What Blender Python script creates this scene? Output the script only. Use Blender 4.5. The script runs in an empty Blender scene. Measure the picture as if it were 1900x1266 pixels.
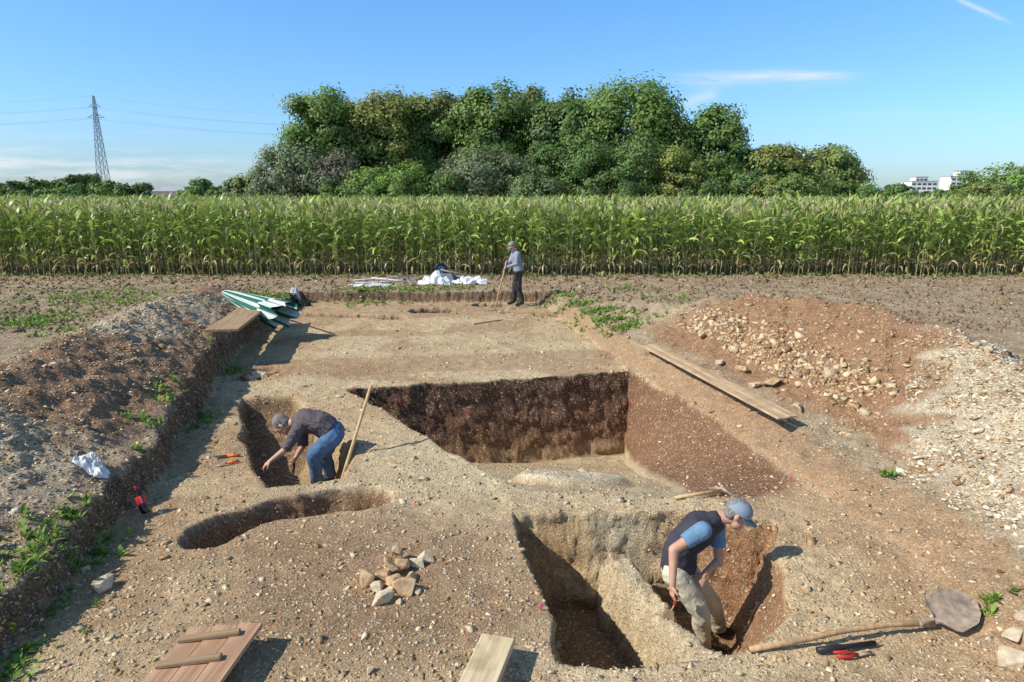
import bpy, math, random, bmesh
import numpy as np
from mathutils import Vector, Matrix
rng=np.random.default_rng(11); random.seed(5)
F=1266.7; CX=950; CY=633; PITCH=math.radians(12.07); CZ=2.9
cp,sp=math.cos(PITCH),math.sin(PITCH)
def ray(u,v):
    a=(u-CX)/F; b=(CY-v)/F
    return (a,cp+sp*b,-sp+cp*b)
def G(u,v,z=0.0):
    d=ray(u,v); t=(CZ-z)/-d[2]; return (d[0]*t,d[1]*t)
def P(u,v,y):
    d=ray(u,v); t=y/d[1]; return Vector((d[0]*t,y,CZ+d[2]*t))
COL=bpy.context.scene.collection
# ---------------------------------------------------------------- noise
def hsh(ix,iy,s):
    n=(ix.astype(np.int64)*374761393+iy.astype(np.int64)*668265263+s*1442695)&0xffffffff
    n=((n^(n>>13))*1274126177)&0xffffffff
    n=n^(n>>16)
    return (n&0xffff)/65535.0
def vn(x,y,s=0):
    ix=np.floor(x);iy=np.floor(y);fx=x-ix;fy=y-iy
    fx=fx*fx*(3-2*fx);fy=fy*fy*(3-2*fy)
    a=hsh(ix,iy,s);b=hsh(ix+1,iy,s);c=hsh(ix,iy+1,s);d=hsh(ix+1,iy+1,s)
    return (a*(1-fx)+b*fx)*(1-fy)+(c*(1-fx)+d*fx)*fy
def fbm(x,y,sc,o=3,s=0):
    r=0;a=.5;t=0
    for i in range(o):
        r=r+a*vn(x*sc+i*17.3,y*sc-i*9.1,s+i);t+=a;a*=.5;sc*=2.1
    return r/t
def sstep(a,b,x):
    t=np.clip((x-a)/(b-a),0,1); return t*t*(3-2*t)
# ---------------------------------------------------------------- materials
def newmat(name):
    m=bpy.data.materials.new(name);m.use_nodes=True
    nt=m.node_tree;b=nt.nodes['Principled BSDF'];return m,nt,b
def N(nt,t,**k):
    n=nt.nodes.new(t)
    for a,v in k.items(): setattr(n,a,v)
    return n
def simple(name,col,rough=.7,metal=0,var=.25,scale=8,bump=.2,bscale=60,spec=.3):
    m,nt,b=newmat(name);L=nt.links.new
    tc=N(nt,'ShaderNodeTexCoord');no=N(nt,'ShaderNodeTexNoise');no.inputs['Scale'].default_value=scale;no.inputs['Detail'].default_value=4
    L(tc.outputs['Object'],no.inputs['Vector'])
    r=N(nt,'ShaderNodeMapRange');r.inputs['From Min'].default_value=.3;r.inputs['From Max'].default_value=.7
    r.inputs['To Min'].default_value=1-var;r.inputs['To Max'].default_value=1+var;L(no.outputs['Fac'],r.inputs['Value'])
    mx=N(nt,'ShaderNodeVectorMath',operation='SCALE');mx.inputs[0].default_value=col[:3];L(r.outputs[0],mx.inputs['Scale'])
    L(mx.outputs[0],b.inputs['Base Color'])
    b.inputs['Roughness'].default_value=rough;b.inputs['Metallic'].default_value=metal;b.inputs['Specular IOR Level'].default_value=spec
    n2=N(nt,'ShaderNodeTexNoise');n2.inputs['Scale'].default_value=bscale;L(tc.outputs['Object'],n2.inputs['Vector'])
    bp=N(nt,'ShaderNodeBump');bp.inputs['Strength'].default_value=bump;bp.inputs['Distance'].default_value=.01
    L(n2.outputs['Fac'],bp.inputs['Height']);L(bp.outputs[0],b.inputs['Normal'])
    return m
def colmat(name,rough=.6,trans=0.0,bump=0,bscale=30,spec=.3,var=.15):
    m,nt,b=newmat(name);L=nt.links.new
    at=N(nt,'ShaderNodeAttribute');at.attribute_name='Col'
    g=N(nt,'ShaderNodeNewGeometry');no=N(nt,'ShaderNodeTexNoise');no.inputs['Scale'].default_value=bscale
    L(g.outputs['Position'],no.inputs['Vector'])
    r=N(nt,'ShaderNodeMapRange');r.inputs['From Min'].default_value=.3;r.inputs['From Max'].default_value=.7
    r.inputs['To Min'].default_value=1-var;r.inputs['To Max'].default_value=1+var;L(no.outputs['Fac'],r.inputs['Value'])
    mx=N(nt,'ShaderNodeVectorMath',operation='SCALE');L(at.outputs['Color'],mx.inputs[0]);L(r.outputs[0],mx.inputs['Scale'])
    L(mx.outputs[0],b.inputs['Base Color']);b.inputs['Roughness'].default_value=rough;b.inputs['Specular IOR Level'].default_value=spec
    if bump:
        bp=N(nt,'ShaderNodeBump');bp.inputs['Strength'].default_value=bump;bp.inputs['Distance'].default_value=.02
        L(no.outputs['Fac'],bp.inputs['Height']);L(bp.outputs[0],b.inputs['Normal'])
    if trans:
        t=N(nt,'ShaderNodeBsdfTranslucent');L(mx.outputs[0],t.inputs['Color'])
        mi=N(nt,'ShaderNodeMixShader');mi.inputs[0].default_value=trans
        L(b.outputs[0],mi.inputs[1]);L(t.outputs[0],mi.inputs[2])
        L(mi.outputs[0],nt.nodes['Material Output'].inputs['Surface'])
    return m
def woodmat(name,c1,c2,axis=(0,1,0),scale=1.0):
    m,nt,b=newmat(name);L=nt.links.new
    tc=N(nt,'ShaderNodeTexCoord');mp=N(nt,'ShaderNodeMapping')
    s=[30*scale if not a else 1.6*scale for a in axis];mp.inputs['Scale'].default_value=s
    L(tc.outputs['Object'],mp.inputs['Vector'])
    no=N(nt,'ShaderNodeTexNoise');no.inputs['Scale'].default_value=1;no.inputs['Detail'].default_value=6;no.inputs['Roughness'].default_value=.65
    L(mp.outputs[0],no.inputs['Vector'])
    cr=N(nt,'ShaderNodeValToRGB');cr.color_ramp.elements[0].position=.38;cr.color_ramp.elements[1].position=.62
    cr.color_ramp.elements[0].color=(*c1,1);cr.color_ramp.elements[1].color=(*c2,1);L(no.outputs['Fac'],cr.inputs[0])
    n2=N(nt,'ShaderNodeTexNoise');n2.inputs['Scale'].default_value=5;n2.inputs['Detail'].default_value=5;L(tc.outputs['Object'],n2.inputs['Vector'])
    cr2=N(nt,'ShaderNodeMapRange');cr2.inputs['From Min'].default_value=.5;cr2.inputs['From Max'].default_value=.66;L(n2.outputs['Fac'],cr2.inputs[0])
    mx=N(nt,'ShaderNodeMix',data_type='RGBA');mx.inputs[7].default_value=(.33,.22,.13,1)
    sc=N(nt,'ShaderNodeMath',operation='MULTIPLY');sc.inputs[1].default_value=.6;L(cr2.outputs[0],sc.inputs[0]);L(sc.outputs[0],mx.inputs[0])
    L(cr.outputs[0],mx.inputs[6]);L(mx.outputs[2],b.inputs['Base Color']);b.inputs['Roughness'].default_value=.85
    b.inputs['Specular IOR Level'].default_value=.2
    bp=N(nt,'ShaderNodeBump');bp.inputs['Strength'].default_value=.5;bp.inputs['Distance'].default_value=.006;L(no.outputs['Fac'],bp.inputs['Height']);L(bp.outputs[0],b.inputs['Normal'])
    return m
# ---------------------------------------------------------------- mesh helpers
def npmesh(name,v,f,cols=None,extra=None,smooth=False):
    me=bpy.data.meshes.new(name);v=np.asarray(v,dtype=np.float32);f=np.asarray(f,dtype=np.int32)
    k=f.shape[1];me.vertices.add(len(v));me.vertices.foreach_set('co',v.ravel())
    me.loops.add(f.size);me.loops.foreach_set('vertex_index',f.ravel())
    me.polygons.add(len(f));me.polygons.foreach_set('loop_start',np.arange(0,f.size,k,dtype=np.int32))
    me.polygons.foreach_set('loop_total',np.full(len(f),k,dtype=np.int32))
    if smooth: me.polygons.foreach_set('use_smooth',np.ones(len(f),dtype=bool))
    me.update(calc_edges=True)
    if cols is not None:
        a=me.color_attributes.new('Col','FLOAT_COLOR','POINT');c=np.ones((len(v),4),dtype=np.float32);c[:,:3]=cols
        a.data.foreach_set('color',c.ravel())
    if extra is not None:
        a=me.attributes.new('grav','FLOAT','POINT');a.data.foreach_set('value',np.asarray(extra,dtype=np.float32).ravel())
    return me
def obj(name,me,parent=None,loc=(0,0,0),mat=None,label=None,cat=None,kind=None,group=None):
    o=bpy.data.objects.new(name,me);COL.objects.link(o);o.location=loc
    if parent: o.parent=parent
    if mat: me.materials.append(mat)
    if label:o['label']=label
    if cat:o['category']=cat
    if kind:o['kind']=kind
    if group:o['group']=group
    return o
def thing(name,label,cat,loc,group=None):
    o=obj(name,None,None,loc,None,label,cat,None,group);o.empty_display_size=.1;return o
class MB:
    def __init__(s): s.v=[];s.f=[]
    def add(s,v,f):
        o=len(s.v);s.v+= [Vector(p) for p in v];s.f+=[tuple(i+o for i in q) for q in f]
    def rings(s,rings,c0=True,c1=True):
        n=len(rings[0]);v=[p for r in rings for p in r];f=[]
        for i in range(len(rings)-1):
            for j in range(n):
                k=(j+1)%n;f.append((i*n+j,i*n+k,(i+1)*n+k,(i+1)*n+j))
        if c0:f.append(tuple(reversed(range(n))))
        if c1:f.append(tuple((len(rings)-1)*n+j for j in range(n)))
        s.add(v,f)
    def rc(s,p0,p1,r0,r1,cap0=True,cap1=True,wide=None,n=14):
        p0=Vector(p0);p1=Vector(p1);d=(p1-p0)
        if d.length<1e-6:d=Vector((0,0,1e-4))
        d.normalize();a=d.orthogonal().normalized();b=d.cross(a)
        R=[]
        def ring(c,r):
            q=[]
            for j in range(n):
                t=2*math.pi*j/n;o=(a*math.cos(t)+b*math.sin(t))*r
                if wide: w=wide[0];o=o+w*(o.dot(w))*(wide[1]-1)
                q.append(c+o)
            R.append(q)
        if cap0:
            for k in (85,60,30): ring(p0-d*r0*math.sin(math.radians(k)),r0*math.cos(math.radians(k)))
        ring(p0,r0);ring((p0+p1)/2,(r0+r1)/2);ring(p1,r1)
        if cap1:
            for k in (30,60,85): ring(p1+d*r1*math.sin(math.radians(k)),r1*math.cos(math.radians(k)))
        s.rings(R)
    def ell(s,c,ax,n=16,m=10):
        c=Vector(c);R=[]
        for i in range(m+1):
            ph=math.pi*(i+.02)/(m+.04);r=[]
            for j in range(n):
                t=2*math.pi*j/n
                r.append(c+ax[0]*math.sin(ph)*math.cos(t)+ax[1]*math.sin(ph)*math.sin(t)-ax[2]*math.cos(ph))
            R.append(r)
        s.rings(R)
    def tube(s,pts,rad,n=10):
        pts=[Vector(p) for p in pts];R=[];prev=None
        for i,p in enumerate(pts):
            d=(pts[min(i+1,len(pts)-1)]-pts[max(i-1,0)]).normalized()
            if prev is None:a=d.orthogonal().normalized()
            else:a=(prev-d*prev.dot(d)).normalized()
            prev=a;b=d.cross(a);r=rad[i] if isinstance(rad,(list,tuple)) else rad
            R.append([p+(a*math.cos(2*math.pi*j/n)+b*math.sin(2*math.pi*j/n))*r for j in range(n)])
        s.rings(R)
    def box(s,c,ax,ay,az,bev=.0):
        c=Vector(c);ax,ay,az=Vector(ax),Vector(ay),Vector(az)
        if bev<=0:
            v=[c+ax*i+ay*j+az*k for k in(-1,1) for j in(-1,1) for i in(-1,1)]
            s.add(v,[(0,2,3,1),(4,5,7,6),(0,1,5,4),(2,6,7,3),(0,4,6,2),(1,3,7,5)]);return
        lx,ly,lz=ax.length,ay.length,az.length;R=[]
        def ring(z,ins):
            x=1-ins/lx;y=1-ins/ly;bx=bev/lx;by=bev/ly
            return [c+az*z+ax*i+ay*j for i,j in((-x+bx,-y),(x-bx,-y),(x,-y+by),(x,y-by),(x-bx,y),(-x+bx,y),(-x,y-by),(-x,-y+by))]
        R=[ring(-1,bev),ring(-1+bev/lz,0),ring(1-bev/lz,0),ring(1,bev)]
        s.rings(R)
    def lathe(s,base,axis,prof,n=24):
        base=Vector(base);d=Vector(axis).normalized();a=d.orthogonal().normalized();b=d.cross(a)
        s.rings([[base+d*h+(a*math.cos(2*math.pi*j/n)+b*math.sin(2*math.pi*j/n))*r for j in range(n)] for h,r in prof])
    def mesh(s,name,off=(0,0,0),smooth=False):
        me=bpy.data.meshes.new(name);o=Vector(off)
        me.from_pydata([tuple(p-o) for p in s.v],[],s.f)
        if smooth:
            for p in me.polygons:p.use_smooth=True
        me.update();return me
    def build(s,name,mat,parent=None,loc=None,smooth=True,**k):
        off=parent.location if parent else (loc if loc is not None else (0,0,0))
        me=s.mesh(name,off,smooth)
        return obj(name,me,parent,(0,0,0) if parent else off,mat,**k)
def remeshed(mb,name,parent,mat,vox,sm=4,disp=0,dscale=.08,label=None):
    me=mb.mesh('tmp',parent.location);o=bpy.data.objects.new('tmp',me);COL.objects.link(o)
    m=o.modifiers.new('r','REMESH');m.mode='VOXEL';m.voxel_size=vox;m.use_smooth_shade=True
    s=o.modifiers.new('s','SMOOTH');s.iterations=sm;s.factor=.5
    if disp:
        t=bpy.data.textures.new('folds','CLOUDS');t.noise_scale=dscale;t.noise_depth=2
        d=o.modifiers.new('d','DISPLACE');d.texture=t;d.strength=disp;d.mid_level=.5;d.texture_coords='LOCAL'
    dg=bpy.context.evaluated_depsgraph_get();dg.update()
    me2=bpy.data.meshes.new_from_object(o.evaluated_get(dg));bpy.data.objects.remove(o)
    me2.name=name
    for p in me2.polygons:p.use_smooth=True
    me2.materials.clear()
    return obj(name,me2,parent,(0,0,0),mat,label=label)
# ---------------------------------------------------------------- terrain function
XL=([-4,4.2,5,7.2,11.6,16,18.8,19.5],[-3.3,-3.34,-3.5,-3.9,-5.1,-5.75,-5.9,-5.9])
XR=([-4,4,5,7.5,11.4,18.8,19.5],[3.6,3.62,3.72,3.3,2.3,1.05,1.0])
RL=[(-8.2,19,.1,1.1),(-7.2,16,.45,1.4),(-6.5,12.5,.68,1.7),(-5.8,9.5,.80,1.9),(-5.6,7.5,.80,1.9),(-5.4,5,.70,1.9),(-5.3,1,.6,1.9)]
RR=[(2.6,16.5,.12,1.0),(3.2,14.5,.28,1.4),(3.9,13,.64,1.8),(4.6,11.4,.94,2.2),(5.1,10.3,1.0,2.3),(5.3,9.0,.94,2.2),(5.4,8,.88,2.0),(5.1,6.5,.80,1.55),(4.75,5.2,.66,1.15),(4.7,3,.6,1.1)]
def ridge(x,y,pts):
    out=np.zeros_like(x)
    for a,b in zip(pts[:-1],pts[1:]):
        dx,dy=b[0]-a[0],b[1]-a[1];t=np.clip(((x-a[0])*dx+(y-a[1])*dy)/(dx*dx+dy*dy),0,1)
        d=np.hypot(x-a[0]-dx*t,y-a[1]-dy*t);top=a[2]+(b[2]-a[2])*t;w=a[3]+(b[3]-a[3])*t
        q=np.clip(1-d/w,0,1);out=np.maximum(out,top*(.55*q+.45*q*q*(3-2*q)))
    return out
def seg(x,y,a,b):
    dx,dy=b[0]-a[0],b[1]-a[1];l=math.hypot(dx,dy)
    return ((y-a[1])*dx-(x-a[0])*dy)/l
def pit(x,y,pts,slopes,depth):
    cx=sum(p[0] for p in pts)/len(pts);cy=sum(p[1] for p in pts)/len(pts);m=None
    for i in range(len(pts)):
        a,b=pts[i],pts[(i+1)%len(pts)]
        sg=1 if seg(np.array(cx),np.array(cy),a,b)>0 else -1
        d=seg(x,y,a,b)*sg*slopes[i];m=d if m is None else np.minimum(m,d)
    return np.clip(m,0,depth)
def stroke(x,y,pts,hw):
    best=np.full_like(x,1e9)
    for a,b in zip(pts[:-1],pts[1:]):
        dx,dy=b[0]-a[0],b[1]-a[1];t=np.clip(((x-a[0])*dx+(y-a[1])*dy)/(dx*dx+dy*dy),0,1)
        best=np.minimum(best,np.hypot(x-a[0]-dx*t,y-a[1]-dy*t))
    return hw-best
PB=[G(445,738),G(545,735),G(655,830),G(645,888),G(490,908),G(452,820)]
PC=[G(392,990),G(445,968),G(510,946),G(600,930),G(675,924)]
PD=[G(955,952),G(1235,945),G(1425,965),G(1462,1060),G(1452,1140),G(1395,1196),G(1165,1232),G(1042,1230)]
A1,A2,AL,A3,A4=G(640,722),G(1170,688),G(860,850),G(900,908),G(1300,925)
HC=G(1060,878,-.25)
def terrain(x,y,full=False):
    wf=(fbm(x,y,3.2,2,3)-.5)*.18+(fbm(x,y,14,2,5)-.5)*.07
    wg=(fbm(x,y,3.2,2,13)-.5)*.18+(fbm(x,y,14,2,15)-.5)*.07
    lf=(vn(x*2.3,y*2.3,3)-.5)*.13;lg_=(vn(x*2.3,y*2.3,13)-.5)*.13
    near=np.clip(1-(np.abs(y-10)-14)/8,0,1)*np.clip(1-(np.abs(x)-14)/8,0,1)
    X=x+wf*near;Y=y+wg*near
    rl=ridge(X,Y,RL);rr=ridge(X,Y,RR)
    out=.3+(fbm(x,y,.5,2,21)-.5)*.08*near+(fbm(x,y,5,3,22)-.5)*.09*near+rl+rr
    rough=np.clip((rl+rr)*3,0,1)
    out=out+rough*((fbm(x,y,2.3,3,31)-.5)*.2+(fbm(x,y,11,2,33)-.5)*.06)
    xl=np.interp(Y,*XL);xr=np.interp(Y,*XR)
    kl=np.clip((X-xl)/.11,0,1);kr=np.clip((xr-X)/np.interp(Y,[4,8,11,18],[.5,.55,.35,.3]),0,1);kf=np.clip((18.8-Y)/.12,0,1)
    k=np.minimum(np.minimum(kl,kr),kf)
    floor=(fbm(x,y,.8,2,41)-.5)*.06+(fbm(x,y,7,3,42)-.5)*.035+.12*np.exp(-(np.clip(xr-X,0,9)/.8)**2)*(Y<9.5)
    z=out*(1-k)+floor*k
    dh=np.clip(stroke(X,Y,[G(787,576),G(813,576)],.42)*3,0,.5)
    d0=np.maximum(dh,np.clip(stroke(X,Y,[G(895,565),G(925,565)],.3)*3,0,.3))
    d0=np.maximum(d0,np.clip(stroke(X,Y,[G(555,585),G(650,586),G(735,589)],.24)*3,0,.2))
    d0=np.maximum(d0,np.clip(stroke(X,Y,[G(460,700),G(490,690)],.35)*1,0,.1))
    Xa=x+lf*.5;Ya=y+lg_*.35;Xp=x+lf;Yp=y+lg_
    fd=np.clip(seg(Xa,Ya,A3,A4)*.335,0,1.38)
    fdist=-seg(Xa,Ya,A1,A2);far=np.clip(fdist*6.5,0,9);lef=np.clip(seg(Xp,Yp,AL,A1)*(-2.2),0,9)
    rimx=np.interp(Y,[6.3,11.3],[3.05,1.98]);w=np.interp(Y,[6.5,9,10.9],[1.25,.75,.16])
    kr2=np.clip((rimx-Xa)/w,0,1)
    dA=np.minimum(np.minimum(fd*kr2,far),lef);dA=np.clip(dA,0,1.4)
    hump=.11*sstep(.75,.55,np.hypot((x-HC[0])/1.0,(y-HC[1])/.75));dA=np.where(dA>.02,np.maximum(dA-hump,.02),dA)
    zb=np.interp(Y,[6,8,9.5],[.52,.5,.3]);dB=np.minimum(pit(Xp,Yp,PB,[2,4,5,5,5,5],.55),zb)
    dC=np.clip(stroke(Xp,Yp,PC,.27+.05*(vn(x*3,y*3,91)-.5))*3.2,0,.3)
    dD=pit(Xp,Yp,PD,[4.5,3.6,2.8,2.4,2.6,5,6,4.6],.88)
    r0,r1=(.88,5.95),(1.34,4.25)
    sr=seg(X+(fbm(x,y,2.2,2,71)-.5)*.16,Y,r0,r1)
    zr=-.30+(fbm(x,y,3.4,3,72)-.5)*.26-np.where(sr<0,np.clip(-sr-.08,0,9)*4.0,np.clip(sr-.05,0,9)*1.45)-np.clip(Y-5.55,0,1)*.5
    zD=np.maximum(-dD,np.where(dD>0,np.minimum(zr,0),-10));zD=np.maximum(zD,-dD)
    dD2=np.clip(-zD,0,1)*(dD>0)
    dig=np.maximum.reduce([d0,dA,dB,dC,dD2])
    deepr=np.clip(dig*4,0,1)*np.where(dA>.02,.3,.8)
    z=z-dig+deepr*(fbm(x,y,7,3,55)-.5)*.06
    if full: return z,dict(k=k,rl=rl,rr=rr,dA=dA,fdist=fdist,far=far,kr2=kr2,fd=fd,dB=dB,dC=dC,dD=dD,sr=sr,X=X,Y=Y,d0=d0,lef=lef,hump=hump,dh=dh)
    return z
def tz(x,y): return float(terrain(np.array([float(x)]),np.array([float(y)]))[0])
def mixc(c,new,m): return c*(1-m[...,None])+np.array(new)*m[...,None]
def whmask(x,y,n2): return sstep(0,.7,x-(5.0-(8.3-y)*.72)+(n2-.5)*1.6)*(y<9.5)
def soilcol(x,y):
    z,q=terrain(x,y,True)
    n1=fbm(x,y,.7,3,61);n2=fbm(x+.9*z,y+2*z,3,3,62);n3=fbm(x+1.1*z,y+2.3*z,12,3,63)
    c=np.zeros(x.shape+(3,))+np.array((.43,.325,.215));g=np.full(x.shape,.42)
    c=mixc(c,(.27,.185,.115),sstep(.42,.62,n2)*.8)
    green=sstep(.48,.62,fbm(x,y,1.1,3,66))*(x<-6.5)*(y>11)*(y<19.5)*.6
    c=mixc(c,(.14,.17,.05),green)
    m=sstep(.04,.2,q['rl']);c=mixc(c,(.47,.385,.28),m);g=g*(1-m)+.75*m
    br=m*sstep(.50,.62,n1+.12*(n2-.5)+.16*np.exp(-((y-8.2)/1.1)**2-((x+5)/.8)**2));c=mixc(c,(.235,.125,.07),br*.88);g=g-br*.4
    m=sstep(.03,.14,q['rr'])*(x>0);wh=m*whmask(x,y,n2)
    c=mixc(c,(.335,.185,.10),m);c=mixc(c,(.25,.13,.07),m*sstep(.5,.62,n2)*.6);g=g*(1-m)+.25*m
    c=mixc(c,(.60,.50,.355),wh*sstep(.25,.5,n2+.1));g=g*(1-wh)+.7*wh
    bk=m*sstep(12.0,13.5,y);c=mixc(c,(.48,.36,.23),bk);g=g*(1-bk)+.6*bk
    k=q['k'];fl=sstep(.6,1,k)
    fc=np.zeros_like(c)+np.array((.61,.44,.255));fg=np.full(x.shape,.40)
    fc=mixc(fc,(.69,.54,.335),sstep(.42,.62,n1)*.7)
    fc=mixc(fc,(.43,.265,.145),sstep(.48,.66,fbm(x,y,.9,3,64))*.75)
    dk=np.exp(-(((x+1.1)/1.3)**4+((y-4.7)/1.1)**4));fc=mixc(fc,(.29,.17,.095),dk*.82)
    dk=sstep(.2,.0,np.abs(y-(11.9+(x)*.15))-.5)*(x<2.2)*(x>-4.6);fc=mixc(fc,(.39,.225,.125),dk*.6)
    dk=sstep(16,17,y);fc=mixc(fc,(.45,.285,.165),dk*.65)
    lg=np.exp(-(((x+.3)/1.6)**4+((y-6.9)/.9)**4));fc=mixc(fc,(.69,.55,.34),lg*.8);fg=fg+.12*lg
    rs=sstep(2.2,2.9,x)*(y<9);fc=mixc(fc,(.48,.30,.165),rs*.7)
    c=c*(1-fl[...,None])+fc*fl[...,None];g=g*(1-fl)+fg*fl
    wall=((k>.02)&(k<.95))*1.0;wl=wall*((x<0)|(y>18));c=mixc(c,(.155,.093,.055),wl*.9);g=g*(1-wl)+.3*wl  # left and far trench walls darkened; far wall's shadow is painted in
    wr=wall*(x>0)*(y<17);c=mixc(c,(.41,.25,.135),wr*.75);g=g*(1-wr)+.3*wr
    a=sstep(.006,.03,q['dA'])
    fa=np.zeros_like(c)+np.array((.60,.47,.295));ga=np.full(x.shape,.5)
    fa=mixc(fa,(.48,.34,.20),sstep(.45,.65,n2)*.6);fa=mixc(fa,(.70,.59,.41),sstep(.02,.08,q['hump']))
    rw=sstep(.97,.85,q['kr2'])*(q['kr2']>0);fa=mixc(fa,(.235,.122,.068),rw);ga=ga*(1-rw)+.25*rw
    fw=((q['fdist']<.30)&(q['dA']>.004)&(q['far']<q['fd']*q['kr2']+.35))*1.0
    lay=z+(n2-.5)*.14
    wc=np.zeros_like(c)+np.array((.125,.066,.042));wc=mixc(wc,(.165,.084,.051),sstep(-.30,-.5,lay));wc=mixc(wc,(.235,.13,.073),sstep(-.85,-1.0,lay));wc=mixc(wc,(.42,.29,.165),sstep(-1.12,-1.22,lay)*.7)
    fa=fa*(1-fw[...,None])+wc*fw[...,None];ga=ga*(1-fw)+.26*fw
    c=c*(1-a[...,None])+fa*a[...,None];g=g*(1-a)+ga*a
    b=sstep(.02,.08,q['dB']);c=mixc(c,(.49,.315,.155),b*.8)
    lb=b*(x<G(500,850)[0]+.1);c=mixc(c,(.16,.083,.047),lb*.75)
    b=sstep(.01,.06,q['dC']);c=mixc(c,(.26,.14,.075),b*.88);g=g-b*.1
    b=sstep(.02,.1,q['dD']);dc=np.zeros_like(c)+np.array((.56,.40,.205));gd=np.full(x.shape,.40)
    dc=mixc(dc,(.38,.225,.11),sstep(.48,.6,n2)*.7)
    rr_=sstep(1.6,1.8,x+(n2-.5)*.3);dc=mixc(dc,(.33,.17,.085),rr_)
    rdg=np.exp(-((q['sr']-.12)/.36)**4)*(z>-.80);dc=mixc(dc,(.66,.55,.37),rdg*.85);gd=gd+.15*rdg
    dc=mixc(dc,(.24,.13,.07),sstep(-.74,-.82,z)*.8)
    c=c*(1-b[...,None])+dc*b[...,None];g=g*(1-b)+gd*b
    b=sstep(.03,.1,q['d0']);c=mixc(c,(.15,.08,.045),b*.9);b=sstep(.03,.15,q['dh']);c=mixc(c,(.07,.038,.024),b*.95);g=g*(1-b)  # floor hollows darkened; the small hole's shadow is painted into its soil colour
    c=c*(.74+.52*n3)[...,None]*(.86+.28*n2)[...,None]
    return z,np.clip(c,0,.8),np.clip(g,0,1)
def axis_pts(dense,lo,hi,gr):
    a=list(dense);st=a[1]-a[0];v=a[0];l=[]
    while v>lo: st*=gr;v-=st;l.append(v)
    st=a[-1]-a[-2];v=a[-1];r=[]
    while v<hi: st*=gr;v+=st;r.append(v)
    return np.array(l[::-1]+a+r)
ys=np.concatenate([np.arange(3.2,4.0,.026),np.arange(4.0,4.5,.014),np.arange(4.5,5.6,.026),np.arange(5.6,6.45,.011),np.arange(6.45,8.4,.026),np.arange(8.4,9.95,.036),np.arange(9.95,11.25,.0065),np.arange(11.25,12.2,.036),np.arange(12.2,16.4,.07),np.arange(16.4,18.4,.05),np.arange(18.4,18.95,.03),np.arange(18.95,23,.10)])
xs=np.concatenate([np.arange(-13,-6.6,.09),np.arange(-6.6,0,.028),np.arange(0,.6,.016),np.arange(.6,1.7,.024),np.arange(1.7,2.4,.016),np.arange(2.4,6.8,.028),np.arange(6.8,13,.09)])
ys=axis_pts(ys,-300,5000,1.16);xs=axis_pts(xs,-5000,5000,1.16)
X,Y=np.meshgrid(xs,ys);Z,C,Gv=soilcol(X,Y)
gy,gx=np.gradient(Z,ys,xs);st=np.clip((np.hypot(gx,gy)-.8)/2.5,0,1)*(np.abs(X)<12)*(Y<20)*(Y>2)
for axn,sd_ in((0,201),(1,231)):
    d=(fbm(X+Z*.6,Z*1.0+Y*.5,6,3,sd_)-.5)*.13+(vn((X+Y)*28,(Z+Y*.3)*28,sd_+9)-.5)*.030
    if axn==0: Xd=X+d*st*np.sign(gx+1e-9)*np.abs(gx)/(np.hypot(gx,gy)+1e-6)
    else: Yd=Y+d*st*np.abs(gy)/(np.hypot(gx,gy)+1e-6)
nx,ny=len(xs),len(ys);idx=np.arange(nx*ny).reshape(ny,nx)
fc=np.stack([idx[:-1,:-1],idx[:-1,1:],idx[1:,1:],idx[1:,:-1]],-1).reshape(-1,4)
me=npmesh('ground',np.stack([Xd,Yd,Z],-1).reshape(-1,3),fc,C.reshape(-1,3),Gv.ravel(),smooth=False)
m,nt,b=newmat('stony_soil');L=nt.links.new
at=N(nt,'ShaderNodeAttribute');at.attribute_name='Col';ag=N(nt,'ShaderNodeAttribute');ag.attribute_name='grav'
geo=N(nt,'ShaderNodeNewGeometry')
wn=N(nt,'ShaderNodeTexNoise');wn.inputs['Scale'].default_value=14;wn.inputs['Detail'].default_value=1;L(geo.outputs['Position'],wn.inputs['Vector'])
wv=N(nt,'ShaderNodeVectorMath',operation='SCALE');wv.inputs['Scale'].default_value=.05;L(wn.outputs['Color'],wv.inputs[0])
wa=N(nt,'ShaderNodeVectorMath',operation='ADD');L(geo.outputs['Position'],wa.inputs[0]);L(wv.outputs[0],wa.inputs[1])
cur=at.outputs['Color'];hs=[]
n6=N(nt,'ShaderNodeTexNoise');n6.inputs['Scale'].default_value=45;n6.inputs['Detail'].default_value=5;n6.inputs['Roughness'].default_value=.7;L(geo.outputs['Position'],n6.inputs['Vector'])
mr=N(nt,'ShaderNodeMapRange');mr.inputs['From Min'].default_value=.3;mr.inputs['From Max'].default_value=.7;mr.inputs['To Min'].default_value=.52;mr.inputs['To Max'].default_value=1.44;L(n6.outputs['Fac'],mr.inputs[0])
sc=N(nt,'ShaderNodeVectorMath',operation='SCALE');L(cur,sc.inputs[0]);L(mr.outputs[0],sc.inputs['Scale']);cur=sc.outputs[0]
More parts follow.
